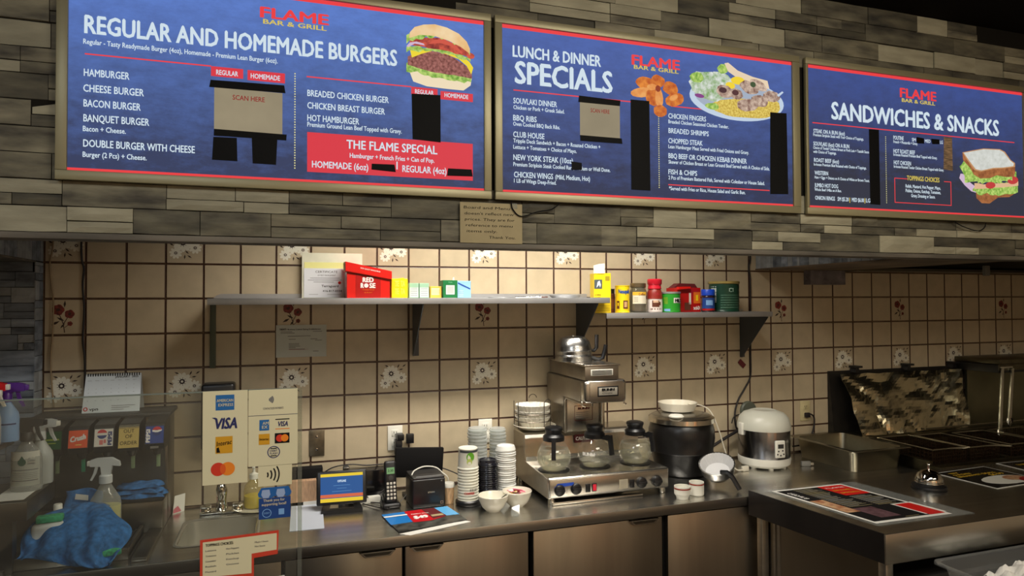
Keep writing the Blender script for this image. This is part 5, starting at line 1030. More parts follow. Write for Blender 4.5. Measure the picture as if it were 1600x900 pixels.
wire('white cable arching over the receipt printer to the toothpick cup',[(1.46,-.30,1.035),(1.475,-.29,1.052),(1.52,-.28,1.063),(1.57,-.28,1.055),(1.60,-.28,1.03),(1.625,-.28,1.005),(1.628,-.27,.96)],.0028,WHITE)
t=thing('monitor','black flat screen monitor turned away, behind the receipt printer','monitor',(1.512,-.14,.9005))
mb=MB(); mb.M=Matrix.Rotation(.06,4,'Y'); mb.box(-.110,-.012,.085,.112,.010,.218,BLACKM,.004); mb.build('panel',t); MB().box(-.02,0,.0,.02,.02,.11,BLACK).box(-.06,-.03,0,.06,.05,.01,BLACK,.003).build('stand',t)
solo('adapter',MB().box(-.018,-.01,0,.018,.01,.045,BLACK,.003),'small black adapter resting against the tiles above the monitor','adapter',(1.500,-.03,1.118))
for k,(pts,lb) in enumerate([([(1.446,-.04,1.07),(1.43,-.05,1.02),(1.40,-.08,.97),(1.36,-.12,.93),(1.30,-.16,.908)],'charger cord dropping behind the cordless phone'),([(1.46,-.04,1.08),(1.49,-.10,1.04),(1.50,-.20,.98),(1.45,-.22,.93),(1.42,-.24,.908)],'thin pale cord in front of the monitor'),([(1.08,-.03,.99),(1.14,-.03,1.03),(1.22,-.03,1.04),(1.30,-.03,1.03),(1.39,-.03,1.03)],'black cable along the tiles behind the tablet'),([(1.60,-.03,1.01),(1.68,-.04,.98),(1.74,-.05,.95),(1.80,-.08,.91)],'black cable behind the stack of paper cups'),([(1.26,-.20,.905),(1.30,-.26,.905),(1.36,-.32,.905),(1.33,-.22,.906),(1.24,-.18,.906)],'tangled thin cord on the worktop beside the tablet')]):
    wire(lb,pts,.0022 if k in(1,4) else .003,GREY if k==1 else BLK)
solo('power_strip',MB().box(-.055,-.016,0,.055,.016,.028,WHITE,.004).box(-.055,-.018,.0281,.0,.01,.029,DGREY),'small white power block between tablet and phone','block',(1.285,-.185,.9005),rz=.1)
t=thing('flyer','glossy blue and red takeout flyer marked $49 on the worktop','flyer',(1.47,-.490,.9015),None,.02)
MB().prism([(-.12,-.145),(.155,-.075),(.175,-.100),(-.085,-.175)],'z',-.0006,.0002,WHITEP).prism([(-.15,.105),(.135,.125),(.165,-.08),(-.12,-.125)],'z',0,.003,mat('dark_food_print',c8(60,60,56),.3,ns=30,na=.5)).build('paper_sheet',t)
mb=MB(); zf=.0034
for pts,m in (([(-.15,.105),(-.055,.112),(-.045,-.03),(-.135,-.04)],mat('flyer_blue',c8(28,120,196),.3)),([(.075,.120),(.135,.125),(.155,.0),(.10,.0)],mat('flyer_sky',c8(96,176,228),.3)),([(-.055,.112),(.075,.120),(.10,.0),(.03,-.04),(-.045,-.04)],mat('flyer_bright_red',c8(196,22,32),.3)),([(.02,.116),(.075,.120),(.10,.0),(.04,-.02)],MAROON),([(.04,.03),(.09,.034),(.092,.010),(.042,.006)],mat('flyer_bun',c8(176,160,120),.4)),([(-.148,.07),(-.05,.075),(-.05,.06),(-.146,.055)],INKW)):
    mb.poly([(a,b,zf) for a,b in pts],m); zf+=.0003
mb.text('$49',(-.035,.0,zf),.062,.034,INKW,ux=(1,0,0),uz=(0,1,0),bold=.08); mb.text('FAMILY DEAL',(-.035,.055,zf),.075,.010,INKW,ux=(1,0,0),uz=(0,1,0),bold=.02); mb.build('printing',t)
# ================================================================ CUPS, LIDS, BOWLS
CUPW=mat('paper_cup_white',c8(222,220,204),.5)
t=thing('toothpick_cup','small lidded cup of wooden stir sticks beside the printer','cup',(1.623,-.305,.9005)); MB().lathe([(0,0),(.019,0),(.022,.004),(.024,.075),(0,.075)],mat('stir_stick_wood',c8(196,160,120),.7,ns=80,na=.25,stretch=(4,4,.3)),n=20).build('cup',t); MB().lathe([(.0255,.072),(.026,.084),(.023,.090),(0,.091)],WHITE,n=20).build('lid',t)
t=thing('paper_cup_stack','tall upside-down stack of white paper cups with a green leaf print, in a black tray','cups',(1.700,-.345,.9005))
for k in range(12):
    z=.020+.0125*k if k<11 else .020+.0125*10
    h=.0125 if k<11 else .085
    pr=[(.0405,z),(.0465,z+.001),(.0475,z+.003),(.0465,z+.005),(.0445,z+.006),(.0438,z+h)]
    if k==11: pr=[(.0465,z+.012),(.0475,z+.015),(.0465,z+.018),(.0445,z+.020),(.0415,z+.095),(.0425,z+.099),(.0405,z+.102),(.038,z+.100),(0,z+.099)]
    MB().lathe(pr,CUPW,n=28).build('cup',t)
MB().lathe([(0,0),(.052,0),(.056,.006),(.055,.018),(.048,.024),(0,.022)],BLACK,n=28).build('tray',t)
mb=MB(); cyl_print(mb,.0418,-70,80,.230,.240,mat('cup_dark_band',c8(60,64,66),.5),.0006); 
mb.add([((.0435)*math.cos(math.radians(a)-PI/2),(.0435)*math.sin(math.radians(a)-PI/2),z) for a,z in [(0+24*math.cos(2*PI*k/14),.212+.020*math.sin(2*PI*k/14)) for k in range(14)]],[tuple(range(14))],mat('cup_leaf',c8(92,156,30),.5)); 
mb.add([((.0440)*math.cos(math.radians(a)-PI/2),(.0440)*math.sin(math.radians(a)-PI/2),z) for a,z in [(-6+16*math.cos(2*PI*k/12),.192+.014*math.sin(2*PI*k/12)) for k in range(12)]],[tuple(range(12))],mat('cup_leaf_pale',c8(176,190,96),.5))
cyl_text(mb,'ISZ',.0478,-5,38,.066,.010,INKG,.0004); cyl_text(mb,'COFFEE',.0478,-35,20,.052,.010,INKR,.0004,.04); mb.build('printing',t)
def lidstack(name,label,x,y,r,n_,pitch,m,base=0,taper=0,group=None,big=1.0):
    t=thing(name,label,'lids',(x,y,.9005))
    prs=[(r-.006,0),(r,.0005),(r+.001,pitch*.35),(r,pitch*.6),(r-.003,pitch*.7),(r-.004,pitch)]
    me=None
    for k in range(n_):
        q=(1-taper*k/n_)
        if me is None:
            mb=MB(); mb.lathe([(0,.0004)]+prs+[(0,pitch)],m,n=28); o=mb.build('lid',t); me=o.data; o.location=(0,0,base)
        else:
            o=inst('lid',me,t,(.0012*math.sin(k*1.7),.0012*math.cos(k*2.1),base+pitch*k),(q,q,1))
    return t
t=lidstack('lid_stack','stack of black cup lids, front and centre of the lids',1.803,-.300,.045,17,.0095,mat('black_lid',c8(26,26,34),.22),0)
MB().lathe([(.044,.160),(.040,.166),(.040,.176),(.036,.178),(.034,.174),(0,.174)],mat('black_lid',c8(26,26,34),.22),n=28).build('top_lid',t)
t=lidstack('lid_stack','stack of white domed cup lids left of the brewer',1.897,-.275,.0455,22,.0097,mat('white_lid',c8(226,226,220),.35),0)
MB().lathe([(.046,.210),(.043,.220),(.040,.228),(.036,.229),(.034,.224),(0,.224)],mat('white_lid',c8(226,226,220),.35),n=28).build('top_lid',t)
FROST=clearmat('frosted_lid',c8(226,230,228),.15,1,.30)
lidstack('lid_stack','tall stack of clear plastic lids behind the black lids',1.782,-.205,.045,20,.0152,FROST,0)
lidstack('lid_stack','second tall stack of clear plastic cups behind the white lids',1.893,-.165,.043,19,.0152,FROST,0,.1)
def bowl(label,x,y):
    return solo('bowl',MB().lathe([(0,.0),(.030,0),(.032,.004),(.048,.020),(.062,.050),(.065,.066),(.063,.068),(.060,.064),(.046,.024),(.028,.010),(0,.009)],CREAM,n=40),label,'bowl',(x,y,.9005))
bowl('empty cream ceramic bowl with a spoon, in front of the black lids',1.775,-.475); bowl('cream ceramic bowl full of pink and yellow sweetener packets',1.892,-.445)
solo('spoon',MB().tube([(-.02,0,.022),(.0,0,.03),(.03,0,.05),(.055,.0,.066)],.0025,CHROME).lathe([(0,0),(.014,.002),(.012,.005),(0,.003)],CHROME,(-.028,0,.018),14,sx=1.3),'steel spoon resting in the empty bowl','spoon',(1.785,-.475,.9005))
r_=random.Random(4); PK=[mat('packet_pink',c8(226,96,132),.5),mat('packet_yellow',c8(230,200,110),.5),mat('packet_rose',c8(236,150,160),.5)]
PL=['pink sweetener packet at the bottom of the heap in the bowl','yellow sweetener packet low in the heap, half buried','rose sweetener packet at the left rim of the bowl','deep pink sweetener packet in the middle of the heap','yellow sweetener packet facing front in the heap','rose sweetener packet near the top of the heap','deep pink sweetener packet on the very top of the heap']
for k in range(7):
    mb=MB(); mb.box(-.024,-.014,-.0015,.024,.014,.0015,PK[k%3],.001,1).box(-.020,-.010,.0016,.006,.010,.0018,WHITEP)
    o=solo('sweetener_packet',mb,PL[k],'packet',(1.892+r_.uniform(-.022,.022),-.445+r_.uniform(-.02,.02),.9005+.048+.0042*k),'sweetener packets in the bowl'); o.rotation_euler=(r_.uniform(-.35,.35),r_.uniform(-.35,.35),r_.uniform(0,3.1))
solo('plastic_wrap',MB().add([(-.02,-.03,0),(.02,-.02,.0),(.03,.01,.028),(-.005,.012,.018),(0,-.05,0)],[(0,4,1),(0,1,3),(1,2,3)],PLCLEAR,False),'clear plastic scrap between the two bowls','wrap',(1.845,-.535,.9015),solid=.0006)
# ================================================================ COFFEE BREWER
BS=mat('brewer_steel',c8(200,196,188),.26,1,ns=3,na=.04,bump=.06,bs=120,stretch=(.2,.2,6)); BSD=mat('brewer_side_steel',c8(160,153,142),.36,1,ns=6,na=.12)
t=thing('coffee_brewer','stainless three-warmer coffee brewer with a tall brewing head','coffee brewer',(2.32,-.25,.9005))
wpart(t,'warmer_base',MB().box(2.02,-.49,.925,2.62,-.03,1.018,BS,.010,3)); wpart(t,'front_panel',MB().box(2.030,-.4925,.935,2.610,-.489,1.008,BS,.002))
mb=MB(); pr=[(-.03,1.015),(-.03,1.158),(-.175,1.158),(-.190,1.150),(-.196,1.135),(-.205,1.05),(-.215,1.030),(-.24,1.018)]; mb.prism(pr,'x',2.02,2.62,BS); wpart(t,'rear_housing',mb)
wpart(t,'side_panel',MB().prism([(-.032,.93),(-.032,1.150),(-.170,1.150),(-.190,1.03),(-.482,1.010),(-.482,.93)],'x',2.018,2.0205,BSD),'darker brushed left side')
for x in(2.045,2.595):
    for y in(-.465,-.06): wpart(t,'foot',MB().lathe([(0,0),(.016,0),(.018,.006),(.014,.026),(0,.026)],CHROME2,(x,y,.9005),16))
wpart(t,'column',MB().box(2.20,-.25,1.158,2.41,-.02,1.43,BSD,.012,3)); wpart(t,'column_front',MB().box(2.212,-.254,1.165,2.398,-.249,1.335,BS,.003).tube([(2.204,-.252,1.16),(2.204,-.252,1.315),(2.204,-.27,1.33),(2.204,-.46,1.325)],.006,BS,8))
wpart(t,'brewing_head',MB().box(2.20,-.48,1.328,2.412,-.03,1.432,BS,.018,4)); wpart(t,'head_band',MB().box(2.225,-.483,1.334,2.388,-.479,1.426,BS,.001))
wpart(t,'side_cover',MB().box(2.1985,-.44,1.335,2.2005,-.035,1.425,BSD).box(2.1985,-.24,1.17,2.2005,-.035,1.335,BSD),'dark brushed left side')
wpart(t,'top_box',MB().box(2.205,-.475,1.432,2.372,-.05,1.498,BSD,.003).box(2.20,-.48,1.494,2.378,-.045,1.501,BS,.001))
v=wpart(t,'vent',MB().box(2.232,-.4785,1.452,2.342,-.4755,1.480,WHITE,.002)); mb=MB()
for k in range(4): mb.box(2.238,-.4795,1.4555+.0058*k,2.336,-.478,1.4583+.0058*k,BLACK)
wpart(t,'vent_slots',mb)
mb=MB(); y=-.4842; mb.box(2.262,y,1.358,2.366,-.482,1.404,BLACK,.002); 
mb.box(2.268,y-.0006,1.364,2.360,-.4835,1.398,mat('badge_silver',c8(176,172,160),.4,.3),.010,3); mb.text('BUNN',(2.282,y-.0012,1.383),.064,.012,INK,bold=.09); mb.text('Omatic',(2.284,y-.0012,1.370),.050,.009,INK,uz=(.3,0,1),bold=.0); wpart(t,'badge',mb)
mb=MB(); y=-.2552; 
for a in ((2.250,1.285,2.345,1.287),(2.250,1.215,2.345,1.217),(2.250,1.215,2.2515,1.287),(2.3435,1.215,2.345,1.287)): rect(mb,a[0],a[1],a[2],a[3],y,MAROON)
mb.text('BUNN',(2.268,y,1.268),.060,.010,MAROON,bold=.06)
for k in range(4): rect(mb,2.258,1.226+.009*k,2.325,1.2275+.009*k,y,INKG)
rect(mb,2.27,1.10,2.37,1.14,-.2062,MAROON); mb.text('CAUTION',(2.276,-.2068,1.112),.088,.016,INKW,bold=.06); wpart(t,'decals',mb)
wpart(t,'spout',MB().lathe([(0,0),(.010,0),(.010,.03),(0,.03)],CHROME2,(2.29,-.38,1.302),12)); wpart(t,'tube',MB().cyl((2.395,-.262,1.16),(2.395,-.262,1.33),.009,CHROME2,10))
wpart(t,'hook',MB().tube([(2.205,-.44,1.335),(2.205,-.445,1.318),(2.218,-.45,1.312)],.004,CHROME2)); wpart(t,'hook',MB().tube([(2.40,-.47,1.335),(2.40,-.472,1.322),(2.41,-.475,1.318)],.004,CHROME2))
for x in(2.101,2.307,2.518): wpart(t,'warmer_plate',MB().lathe([(0,.0),(.070,0),(.072,.003),(.066,.005),(0,.004)],BLACK,(x,-.355,1.018),32))
for x in(2.072,2.150,2.474,2.553):
    k=wpart(t,'knob',MB()) if False else None
    mb=MB(); mb.M=Matrix.Translation((x,-.4925,.963))@Matrix.Rotation(PI/2,4,'X'); mb.lathe([(0,0),(.025,0),(.0255,.004),(.022,.012),(.018,.014),(0,.014)],BLACK,n=26); mb.box(-.020,-.005,.012,.020,.005,.020,BLACK,.002); k=W(t,mb).build('knob',t)
for x,m,lb in((2.207,BLACK,'black rocker switch'),(2.238,em('switch_lit_red',c8(190,20,40),1.2),'lit red rocker switch'),(2.425,BLACK,'black rocker switch')): wpart(t,'switch',MB().box(x-.011,-.4965,.944,x+.011,-.492,.980,BLACK,.001).box(x-.008,-.4985,.948,x+.008,-.496,.976,m,.001),lb)
mb=MB().box(2.362,-.4936,.944,2.404,-.4926,.984,mat('spec_label',c8(180,170,146),.5)); 
for k in range(6): rect(mb,2.366,.948+.0058*k,2.400,.9495+.0058*k,-.4940,INKG)
wpart(t,'spec_plate',mb)
solo('painter_tape',MB().add([(-.045,0,-.008),(.046,0,-.005),(.047,0,.008),(-.030,0,.007),(-.036,0,-.002)],[(0,1,2,3,4)],mat('painter_blue',c8(34,78,190),.7)),'strip of blue painters tape above the left brewer knob','tape',(2.092,-.4945,.985),solid=.0006)
solo('loose_tray',MB().box(-.24,-.02,0,.20,.03,.012,CHROME2,.003),'narrow bright metal strip under the front of the brewer','strip',(2.28,-.475,.9005))
# carafes
CGL=clearmat('carafe_glass',c8(250,251,249),.02,1,.02); WAT=clearmat('carafe_water',c8(244,243,230),.05,.9,.13)
def carafe(label,x,hrz,full):
    t=thing('glass_carafe',label,'carafe',(x,-.355,1.0235),None,hrz)
    MB().lathe([(0,0),(.054,0),(.058,.004),(.074,.028),(.079,.052),(.075,.080),(.060,.108),(.046,.124),(.042,.132),(.043,.142)],CGL,n=36).build('glass_body',t)
    lv=[(0,.004),(.052,.004),(.070,.028),(.0755,.052)]+([(.0725,.078),(.066,.092),(0,.092)] if full else [(.074,.030),(0,.030)])
    if not full: lv=[(0,.004),(.052,.004),(.068,.026),(0,.027)]
    MB().lathe(lv,WAT,n=36).build('water',t)
    MB().lathe([(.047,.128),(.049,.130),(.049,.148),(.042,.156),(.036,.160),(.038,.172),(.042,.180),(.040,.188),(.030,.192),(0,.192)],BLACK,n=30).build('collar_and_lid',t)
    MB().prism([(.042,.134),(.070,.150),(.090,.148),(.100,.060),(.086,.058),(.078,.124),(.045,.126)],'y',-.010,.010,BLACK).build('handle',t)
    if not full: mb=MB(); cyl_text(mb,'BUNN',.0775,-70,-25,.058,.014,INKW,.0010,.08); mb.build('print',t).rotation_euler=(0,0,-hrz)
    return t
carafe('glass coffee carafe of clear water on the left warmer',2.101,math.radians(-112),True); carafe('nearly empty glass carafe with BUNN lettering on the middle warmer',2.307,math.radians(-58),False); carafe('glass carafe of clear water on the right warmer',2.518,math.radians(-54),True)
# funnels stacked upside down on top
ALU=mat('spun_aluminium',c8(186,184,180),.26,1,bump=.05,bs=40,stretch=(.2,.2,8))
def funnel(label,x,y,z,h1):
    t=thing('brew_funnel',label,'funnel',(x,y,z),None,0)
    MB().lathe([(.088,0),(.090,.004),(.088,.02),(.090,.024),(.088,.03)]+([(.086,.045),(.080,.075),(.062,.100),(.040,.106),(0,.108)] if h1 else [(.084,.036),(0,.036)]),ALU,n=44).build('basket',t)
    return t
f_=funnel('upside-down steel brew funnel with a black handle, lower of the two on the brewer',2.252,-.245,1.5015,False)
MB().tube([(.080,-.02,.016),(.115,-.03,.004),(.135,-.036,.012),(.145,-.04,.05),(.150,-.042,.075)],.010,BLACK,10).build('handle',f_)
f_=funnel('upside-down domed steel brew funnel with a black handle, upper of the two on the brewer',2.252,-.245,1.5325,True); f_.rotation_euler=(0,-.04,0); f_.scale=(.97,.97,.80)
MB().tube([(.082,.0,.02),(.110,.0,.012),(.125,.0,.03),(.128,.0,.075),(.130,.0,.108)],.010,BLACK,10).build('handle',f_)
MB().lathe([(.005,.106),(.006,.114),(0,.116)],CHROME,n=10).build('finial',f_)
# filters in a wire rack on a dish
solo('saucer',MB().lathe([(0,.0),(.05,0),(.095,.018),(.104,.026),(.102,.028),(.092,.021),(.05,.005),(0,.005)],CREAM,n=40),'white dish under the coffee filters on top of the brewer','dish',(2.098,-.115,1.1585))
t=thing('wire_rack','small wire rack holding the coffee filters on the white dish','rack',(2.090,-.115,1.1650)); t.scale=(1.12,1.12,1.1); WR=mat('rack_wire',c8(90,84,76),.3,.9)
for z in(.040,.072): 
    MB().tube([(.082*math.cos(2*PI*k/28),.082*math.sin(2*PI*k/28),z) for k in range(29)],.0018,WR,5).build('hoop',t)
for a in(-75,-45,165,200): 
    a=math.radians(a); c_,s_=math.cos(a),math.sin(a); MB().tube([(.055*c_,.055*s_,.002),(.082*c_,.082*s_,.010),(.083*c_,.083*s_,.125)],.0018,WR,5).build('upright',t)
MB().tube([(.083*math.cos(math.radians(a)),.083*math.sin(math.radians(a)),.125+.012*math.sin(PI*(a+75)/30)) for a in range(-75,-44,5)],.0018,WR,5).build('loop',t)
MB().tube([(.02+.018*math.cos(a),.055,.128+.016*math.sin(a)) for a in [PI*k/8 for k in range(9)]],.0018,WR,5).build('loop',t)
FP=mat('filter_paper',c8(232,228,216),.8,spec=.2)
for k,lb in enumerate(('pile of white fluted coffee filters, bottom one in the wire rack','pile of white fluted coffee filters, middle one in the wire rack','pile of white fluted coffee filters, top one in the wire rack')):
    z=.010+.028*k; solo('coffee_filter',MB().lathe([(0,0),(.048,0),(.054,.012),(.066,.030),(.077,.045),(.076,.046),(.064,.031),(.05,.012),(0,.004)],FP,n=96,ribs=24,ribamp=.05),lb,'coffee filter',(2.090,-.115,1.1650+z)).scale=(1.1,1.1,1.15)
# ================================================================ SOUP KETTLE, MUGS, BASKET
t=thing('soup_kettle','black electric soup kettle with a steel lid','soup kettle',(2.880,-.185,.9005)); t.scale=(1,1,.93)
MB().lathe([(0,0),(.115,0),(.125,.010),(.140,.06),(.158,.125),(.160,.130),(.158,.135),(.168,.20),(.166,.245),(.155,.285),(.150,.292),(0,.292)],mat('kettle_black',c8(22,21,21),.30,bump=.05),n=56).build('pot',t)
MB().lathe([(.162,.284),(.168,.288),(.166,.312),(.150,.322),(.135,.325),(0,.326)],CHROME2,n=56).build('rim',t); MB().lathe([(.150,.322),(.14,.328),(.10,.334),(0,.337)],ALU,n=56).build('lid',t)
mb=MB().lathe([(0,0),(.036,0),(.038,.006),(.030,.014),(0,.016)],WHITE,(-.085,-.09,.327),24); mb.build('knob',t); MB().box(-.02,.0,.0,.02,.03,.03,DGREY,.005).build('hinge',t).location=(.155,.02,.285)
mb=MB(); mb.M=Matrix.Translation((.10,-.115,.035))@Matrix.Rotation(PI/2,4,'X')@Matrix.Rotation(.7,4,'Y'); mb.lathe([(0,0),(.018,0),(.016,.016),(0,.018)],CHROME2,n=18); mb.build('dial',t)
solo('ceramic_bowl',MB().lathe([(0,0),(.07,0),(.085,.006),(.099,.040),(.100,.046),(.096,.046),(.082,.012),(0,.008)],CREAM,n=44),'wide white bowl sitting on the soup kettle lid','bowl',(2.875,-.160,1.2145))
wire('white cord running from the kettle lid down to a loose plug',[(2.95,-.14,1.245),(3.02,-.15,1.235),(3.07,-.17,1.20),(3.10,-.20,1.10),(3.11,-.22,1.03),(3.12,-.25,.96),(3.15,-.27,.915),(3.19,-.27,.908)],.0035,CREAM)
solo('plug',MB().box(-.018,-.010,0,.018,.010,.026,CREAM,.003),'small cream plug lying on the worktop left of the rice cooker','plug',(3.208,-.265,.9005))
t=thing('filter_basket','steel brew basket with a paper filter, tipped on its black handle','basket',(2.935,-.455,.9005))
LB=Matrix.Translation((-.03,.0,.085))@Matrix.Rotation(math.radians(20),4,'X')@Matrix.Rotation(math.radians(-20),4,'Y')
mb=MB(); mb.M=LB; mb.lathe([(0,-.05),(.045,-.05),(.055,-.045),(.070,-.02),(.078,-.015),(.080,.018),(.085,.022),(.085,.026),(.080,.027)],ALU,n=44); mb.build('basket',t)
mb=MB(); mb.M=LB; mb.lathe([(0,-.040),(.045,-.040),(.058,-.02),(.074,.015),(.079,.024),(.0785,.0255),(.072,.016),(.056,-.018),(0,-.037)],mat('filter_grey',c8(196,196,196),.8),n=96,ribs=30,ribamp=.02); mb.build('paper_filter',t)
MB().tube([(-.06,-.070,.082),(-.045,-.095,.086),(-.028,-.108,.070),(.0,-.128,.012)],.011,BLACK,10).build('handle',t)
def mug(label,x,y,r,h,rz,cup=True):
    t=thing('mug',label,'mug',(x,y,.9005),None,rz)
    pr=[(0,0),(r*.72,0),(r*.74,.006),(r*.80,.012),(r,.022),(r,h),(r*.94,h),(r*.93,.02),(0,.014)] if cup else [(0,0),(r*.9,0),(r,.004),(r,h),(r*.94,h),(r*.93,.008),(0,.008)]
    MB().lathe(pr,WHITE,n=30).build('cup',t); MB().lathe([(r+.0006,h-.012),(r+.0006,h-.006)],mat('mug_stripe',c8(150,50,36),.5),n=30).build('stripe',t)
    if cup: MB().tube([(r*.9,0,h*.80),(r+.014,0,h*.82),(r+.020,0,h*.6),(r+.012,0,h*.38),(r*.9,0,h*.35)],.0045,WHITE,8).build('handle',t)
    return t
mug('white mug with a thin red-brown stripe, the nearer of the two',2.628,-.585,.036,.056,.25); t=mug('white straight-sided cup with a dark red rim stripe, behind the nearer mug',2.722,-.555,.033,.060,.2,False); 
# ================================================================ RICE COOKER, PAN
t=thing('rice_cooker','white and steel rice cooker with a digital panel','rice cooker',(3.385,-.195,.9005))
MB().lathe([(0,.008),(.118,.008),(.132,.020),(.136,.045),(.134,.056),(0,.056)],WHITE,n=52).build('base',t)
MB().lathe([(.132,.055),(.133,.060),(.133,.200),(.132,.204)],mat('cooker_steel',c8(150,150,154),.22,1,bump=.04),n=52).build('steel_body',t)
MB().lathe([(.138,.200),(.139,.206),(.137,.225),(.126,.262),(.104,.284),(.07,.296),(.062,.299),(.058,.297),(0,.299)],mat('cooker_lid_white',c8(206,206,192),.35),n=52).build('lid',t)
for a in(200,250,300,20,90): MB().lathe([(0,0),(.014,0),(.014,.010),(0,.010)],WHITE,(.1*math.cos(math.radians(a)),.1*math.sin(math.radians(a)),0),12).build('foot',t)
mb=MB(); a=math.radians(-94); mb.M=Matrix.Rotation(a+PI/2,4,'Z'); mb.box(-.028,-.142,.068,.030,-.128,.158,WHITE,.007,3); pn=mb.build('control_panel',t)
mb=MB(); mb.M=Matrix.Rotation(a+PI/2,4,'Z'); rect(mb,-.016,.118,.018,.140,-.1427,DGREY); 
for u,z in((-.012,.104),(.012,.106),(-.018,.088),(.0,.082),(.018,.088)): disc(mb,u,z,.0045,-.1427,INK,10)
mb.build('display_and_buttons',pn)
a=math.radians(176); mb=MB(); mb.M=Matrix.Rotation(a+PI/2,4,'Z'); mb.box(-.018,-.146,.172,.018,-.130,.236,WHITE,.005,3); mb.build('latch',t)
MB().box(.128,-.03,.222,.146,.0,.240,WHITE,.004).build('hinge_knob',t)
solo('plug',MB().box(-.03,-.010,0,.02,.010,.026,GREY,.004).box(.02,-.006,.006,.036,-.003,.02,CHROME2),'grey plug lying on the worktop right of the rice cooker','plug',(3.585,-.285,.9005),rz=-.3)
t=thing('steel_pan','deep rectangular stainless steam table pan on the worktop','pan',(3.87,-.28,.9005))
PN=mat('pan_steel',c8(150,144,126),.30,1,ns=5,na=.1,bump=.05)
mb=MB(); loops(mb,[rrect(-.155,-.195,.155,.195,.03,.0),rrect(-.170,-.210,.170,.210,.035,.100),rrect(-.172,-.212,.172,.212,.035,.112),rrect(-.195,-.235,.195,.235,.015,.114),rrect(-.197,-.237,.197,.237,.015,.110),],PN,False); loops(mb,[rrect(-.195,-.235,.195,.235,.015,.1142),rrect(-.166,-.206,.166,.206,.035,.112),rrect(-.150,-.190,.150,.190,.03,.004)],PN); mb.add(rrect(-.155,-.195,.155,.195,.03,.0),[tuple(range(23,-1,-1))],PN); mb.build('pan_body',t)
# ================================================================ FRYER LINE
t=thing('deep_fryer','black and stainless deep fryer with a foil-covered splash back, right of the pan','fryer',(4.6,-.35,0))
FD=mat('fryer_black',c8(22,19,15),.5,ns=12,na=.4); FS=mat('fryer_steel',c8(96,90,72),.4,1,ns=10,na=.2)
wpart(t,'cabinet',MB().box(4.085,-.62,.0,5.5,-.02,.86,FS)); 
wpart(t,'well_rim',MB().box(4.085,-.66,.86,5.5,-.60,.935,FS,.003).box(4.085,-.20,.86,5.5,-.02,.97,FS,.003).box(4.085,-.60,.86,4.105,-.20,.955,FS).box(4.62,-.60,.86,4.66,-.20,.940,FS).box(5.46,-.60,.86,5.5,-.20,.955,FS))
wpart(t,'splash_frame',MB().add([(4.0,-.05,.97),(5.05,-.05,.97),(5.05,-.012,1.365),(4.0,-.012,1.365),(4.0,-.002,.97),(5.05,-.002,.97),(5.05,-.002,1.365),(4.0,-.002,1.365)],[(0,1,2,3),(7,6,5,4),(0,3,7,4),(1,5,6,2),(2,6,7,3),(0,4,5,1)],FD))
r_=random.Random(11); FN=[[r_.uniform(-1,1) for _ in range(40)] for _ in range(40)]
from mathutils import noise as mno
def foil(u,v):
    p_=Vector((u*5,v*2.6,0)); d=0
    n1=mno.noise(p_*.8+Vector((.4*v,0,0))); n2=mno.noise(p_*2.0+Vector((7,3,1))); d=.036*abs(n1)+.012*abs(n2)+.0015*abs(mno.noise(p_*7))
    L0=4.035+ .02*(1-v)+.010*mno.noise(Vector((0,v*6,2))); R0=4.985-.10*(1-v)+.012*mno.noise(Vector((4,v*6,2)))
    return (L0+(R0-L0)*u,-.20+.14*v-d,1.015+.335*v+.008*mno.noise(Vector((u*12,v*3,5))))
FO=mat('aluminium_foil',c8(214,206,176),.26,1)
mb=MB(); mb.grid(foil,44,20,FO,False); wpart(t,'foil_sheet',mb,'crumpled aluminium foil',solid=.0008)
wpart(t,'flue_ledge',MB().box(4.04,-.215,.972,5.1,-.06,1.012,FS,.003))
for x in(4.18,4.585,4.965): wpart(t,'binder_clip',MB().prism([(x-.018,1.355),(x+.018,1.355),(x+.010,1.385),(x-.010,1.385)],'y',-.05,-.005,BLACK).box(x-.024,-.065,1.383,x+.024,-.01,1.395,BLACK))
def bask(x0,x1,y0,y1,z0,z1):
    b=MB(); n=14
    for k in range(n+1):
        x=x0+(x1-x0)*k/n; b.box(x-.0012,y0,z0,x+.0012,y0+.002,z1,WRB); b.box(x-.0012,y1,z0,x+.0012,y1+.002,z1,WRB); b.box(x-.0012,y0,z0,x+.0012,y1,z0+.002,WRB)
    for k in range(8):
        z=z0+(z1-z0)*k/7; b.box(x0,y0,z-.0012,x1,y0+.002,z+.0012,WRB); b.box(x0,y1,z-.0012,x1,y1+.002,z+.0012,WRB); b.box(x0,y0,z-.0012,x0+.002,y1,z+.0012,WRB); b.box(x1-.002,y0,z-.0012,x1,y1,z+.0012,WRB)
    for k in range(n+1):
        y=y0+(y1-y0)*k/n
        for x in(x0,x1-.002): b.box(x,y-.0012,z0,x+.002,y+.0012,z1,WRB)
    b.tube([(x0,y0,z1),(x1,y0,z1),(x1,y1,z1),(x0,y1,z1),(x0,y0,z1)],.004,WRT,6); return b
WRB=mat('basket_wire',c8(74,56,38),.45,.8); WRT=mat('basket_rim_wire',c8(150,140,116),.35,.9)
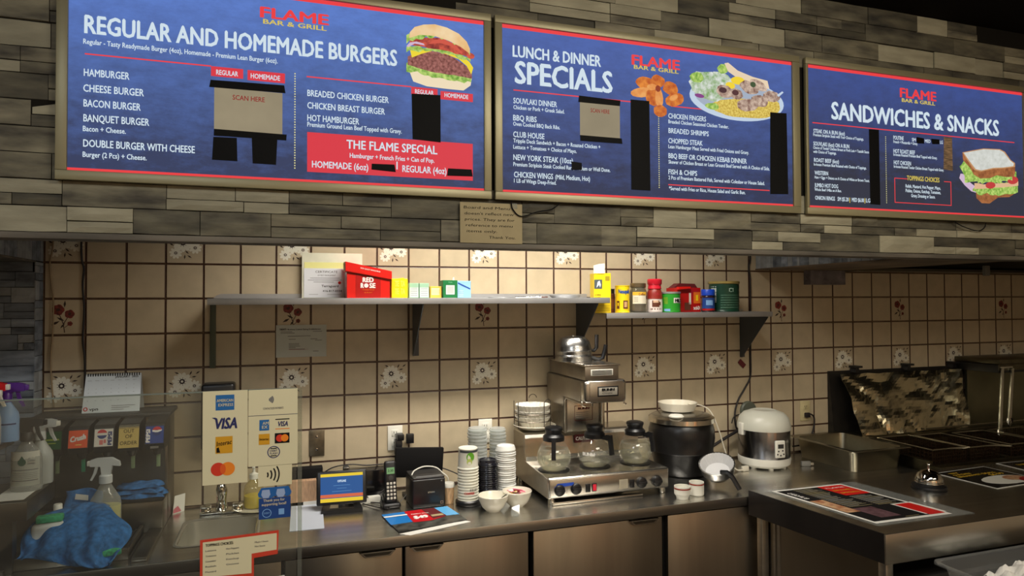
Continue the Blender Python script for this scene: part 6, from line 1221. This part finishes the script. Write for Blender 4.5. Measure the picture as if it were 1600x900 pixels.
for k,(x0,x1,z1,lb) in enumerate(((4.13,4.36,1.005,'dark wire fry basket nearest the steel pan'),(4.40,4.61,1.0,'dark wire fry basket second from the steel pan'),(4.70,4.95,.995,'dark wire fry basket third from the steel pan'),(4.99,5.27,.995,'dark wire fry basket farthest right, by the hanging tongs'))):
    tb=thing('fry_basket',lb,'basket',((x0+x1)/2,-.40,.87)); wpart(tb,'wire_mesh',bask(x0,x1,-.58,-.235,.875,z1)); 
    wpart(tb,'handle',MB().tube([((x0+x1)/2-.015,-.58,z1),((x0+x1)/2-.015,-.66,z1+.02),((x0+x1)/2,-.72 if k else -.69,z1+.028),((x0+x1)/2+.015,-.66,z1+.02),((x0+x1)/2+.015,-.58,z1)],.004,WRT,6))
wpart(t,'hanger_bar',MB().tube([(4.5,-.225,1.03),(5.5,-.25,1.04)],.005,WRT,6)); wpart(t,'oil_well',MB().box(4.105,-.60,.80,4.62,-.20,.866,FD)); wpart(t,'oil_well',MB().box(4.66,-.60,.80,5.46,-.20,.866,FD))
t=thing('steel_backguard','plain stainless backguard panel with a deep top shelf, right of the foil','backguard',(5.6,-.1,.97)); wpart(t,'panel',MB().box(5.055,-.06,.972,6.15,-.045,1.35,mat('backguard_steel',c8(128,126,104),.42,1,ns=3,na=.12)))
wpart(t,'top_shelf',MB().box(5.0,-.30,1.345,6.15,-.003,1.392,FD,.003).box(5.0,-.303,1.36,6.15,-.30,1.394,FS)); wpart(t,'shelf_top',MB().box(5.02,-.295,1.392,6.15,-.003,1.425,FS,.004)); wpart(t,'body',MB().box(5.51,-.55,0,6.15,-.02,.97,FS))
t=thing('tongs','pair of steel tongs hanging from the backguard shelf edge','tongs',(5.06,-.318,1.17))
TG=mat('tongs_steel',c8(196,194,184),.22,1)
for s,(x0,z0,x1,z1) in enumerate(((5.020,1.375,4.982,.995),(5.104,1.372,5.062,1.060))):
    mb=MB(); mb.add([(x0-.008,-.316,z0),(x0+.008,-.316,z0),(x1+.011,-.322,z1),(x1-.011,-.322,z1),(x0-.008,-.308,z0),(x0+.008,-.308,z0),(x1+.011,-.312,z1),(x1-.011,-.312,z1)],[(0,3,2,1),(4,5,6,7),(0,4,7,3),(1,2,6,5),(0,1,5,4)],TG); wpart(t,'arm',mb)
    mb=MB(); mb.add([(x1+(.020*math.cos(a)),-.318-.008*math.sin(2*a),z1-.012+.030*math.sin(a)*(1+.12*math.cos(6*a))) for a in [2*PI*k/20 for k in range(20)]],[tuple(range(20))],TG); wpart(t,'tip',mb,solid=.004)
wpart(t,'hinge',MB().box(5.010,-.310,1.372,5.112,-.300,1.384,TG,.003))
t=thing('exhaust_hood','dark steel exhaust hood above the fryer, right of the boxed beam','hood',(4.9,-.5,1.965)); HD=mat('hood_dark_steel',c8(44,40,34),.35,.9)
wpart(t,'back_gutter',MB().box(4.098,-.14,1.958,6.15,-.004,1.975,mat('hood_gutter_steel',c8(120,116,104),.3,1))); wpart(t,'inner_back',MB().box(4.098,-.03,1.975,6.15,-.004,2.9,HD)); wpart(t,'filter_bank',MB().add([(4.098,-.14,1.99),(6.15,-.14,1.99),(6.15,-.85,2.5),(4.098,-.85,2.5)],[(0,1,2,3)],HD),solid=.01); wpart(t,'side',MB().box(6.14,-.99,1.965,6.15,-.004,2.9,HD))
for x in(4.93,5.72): wpart(t,'bracket',MB().box(x-.02,-.30,1.93,x+.02,-.28,1.99,GREY,.003) if x<5 else MB().box(x-.02,-.30,1.925,x+.02,-.28,1.99,GREY,.003))
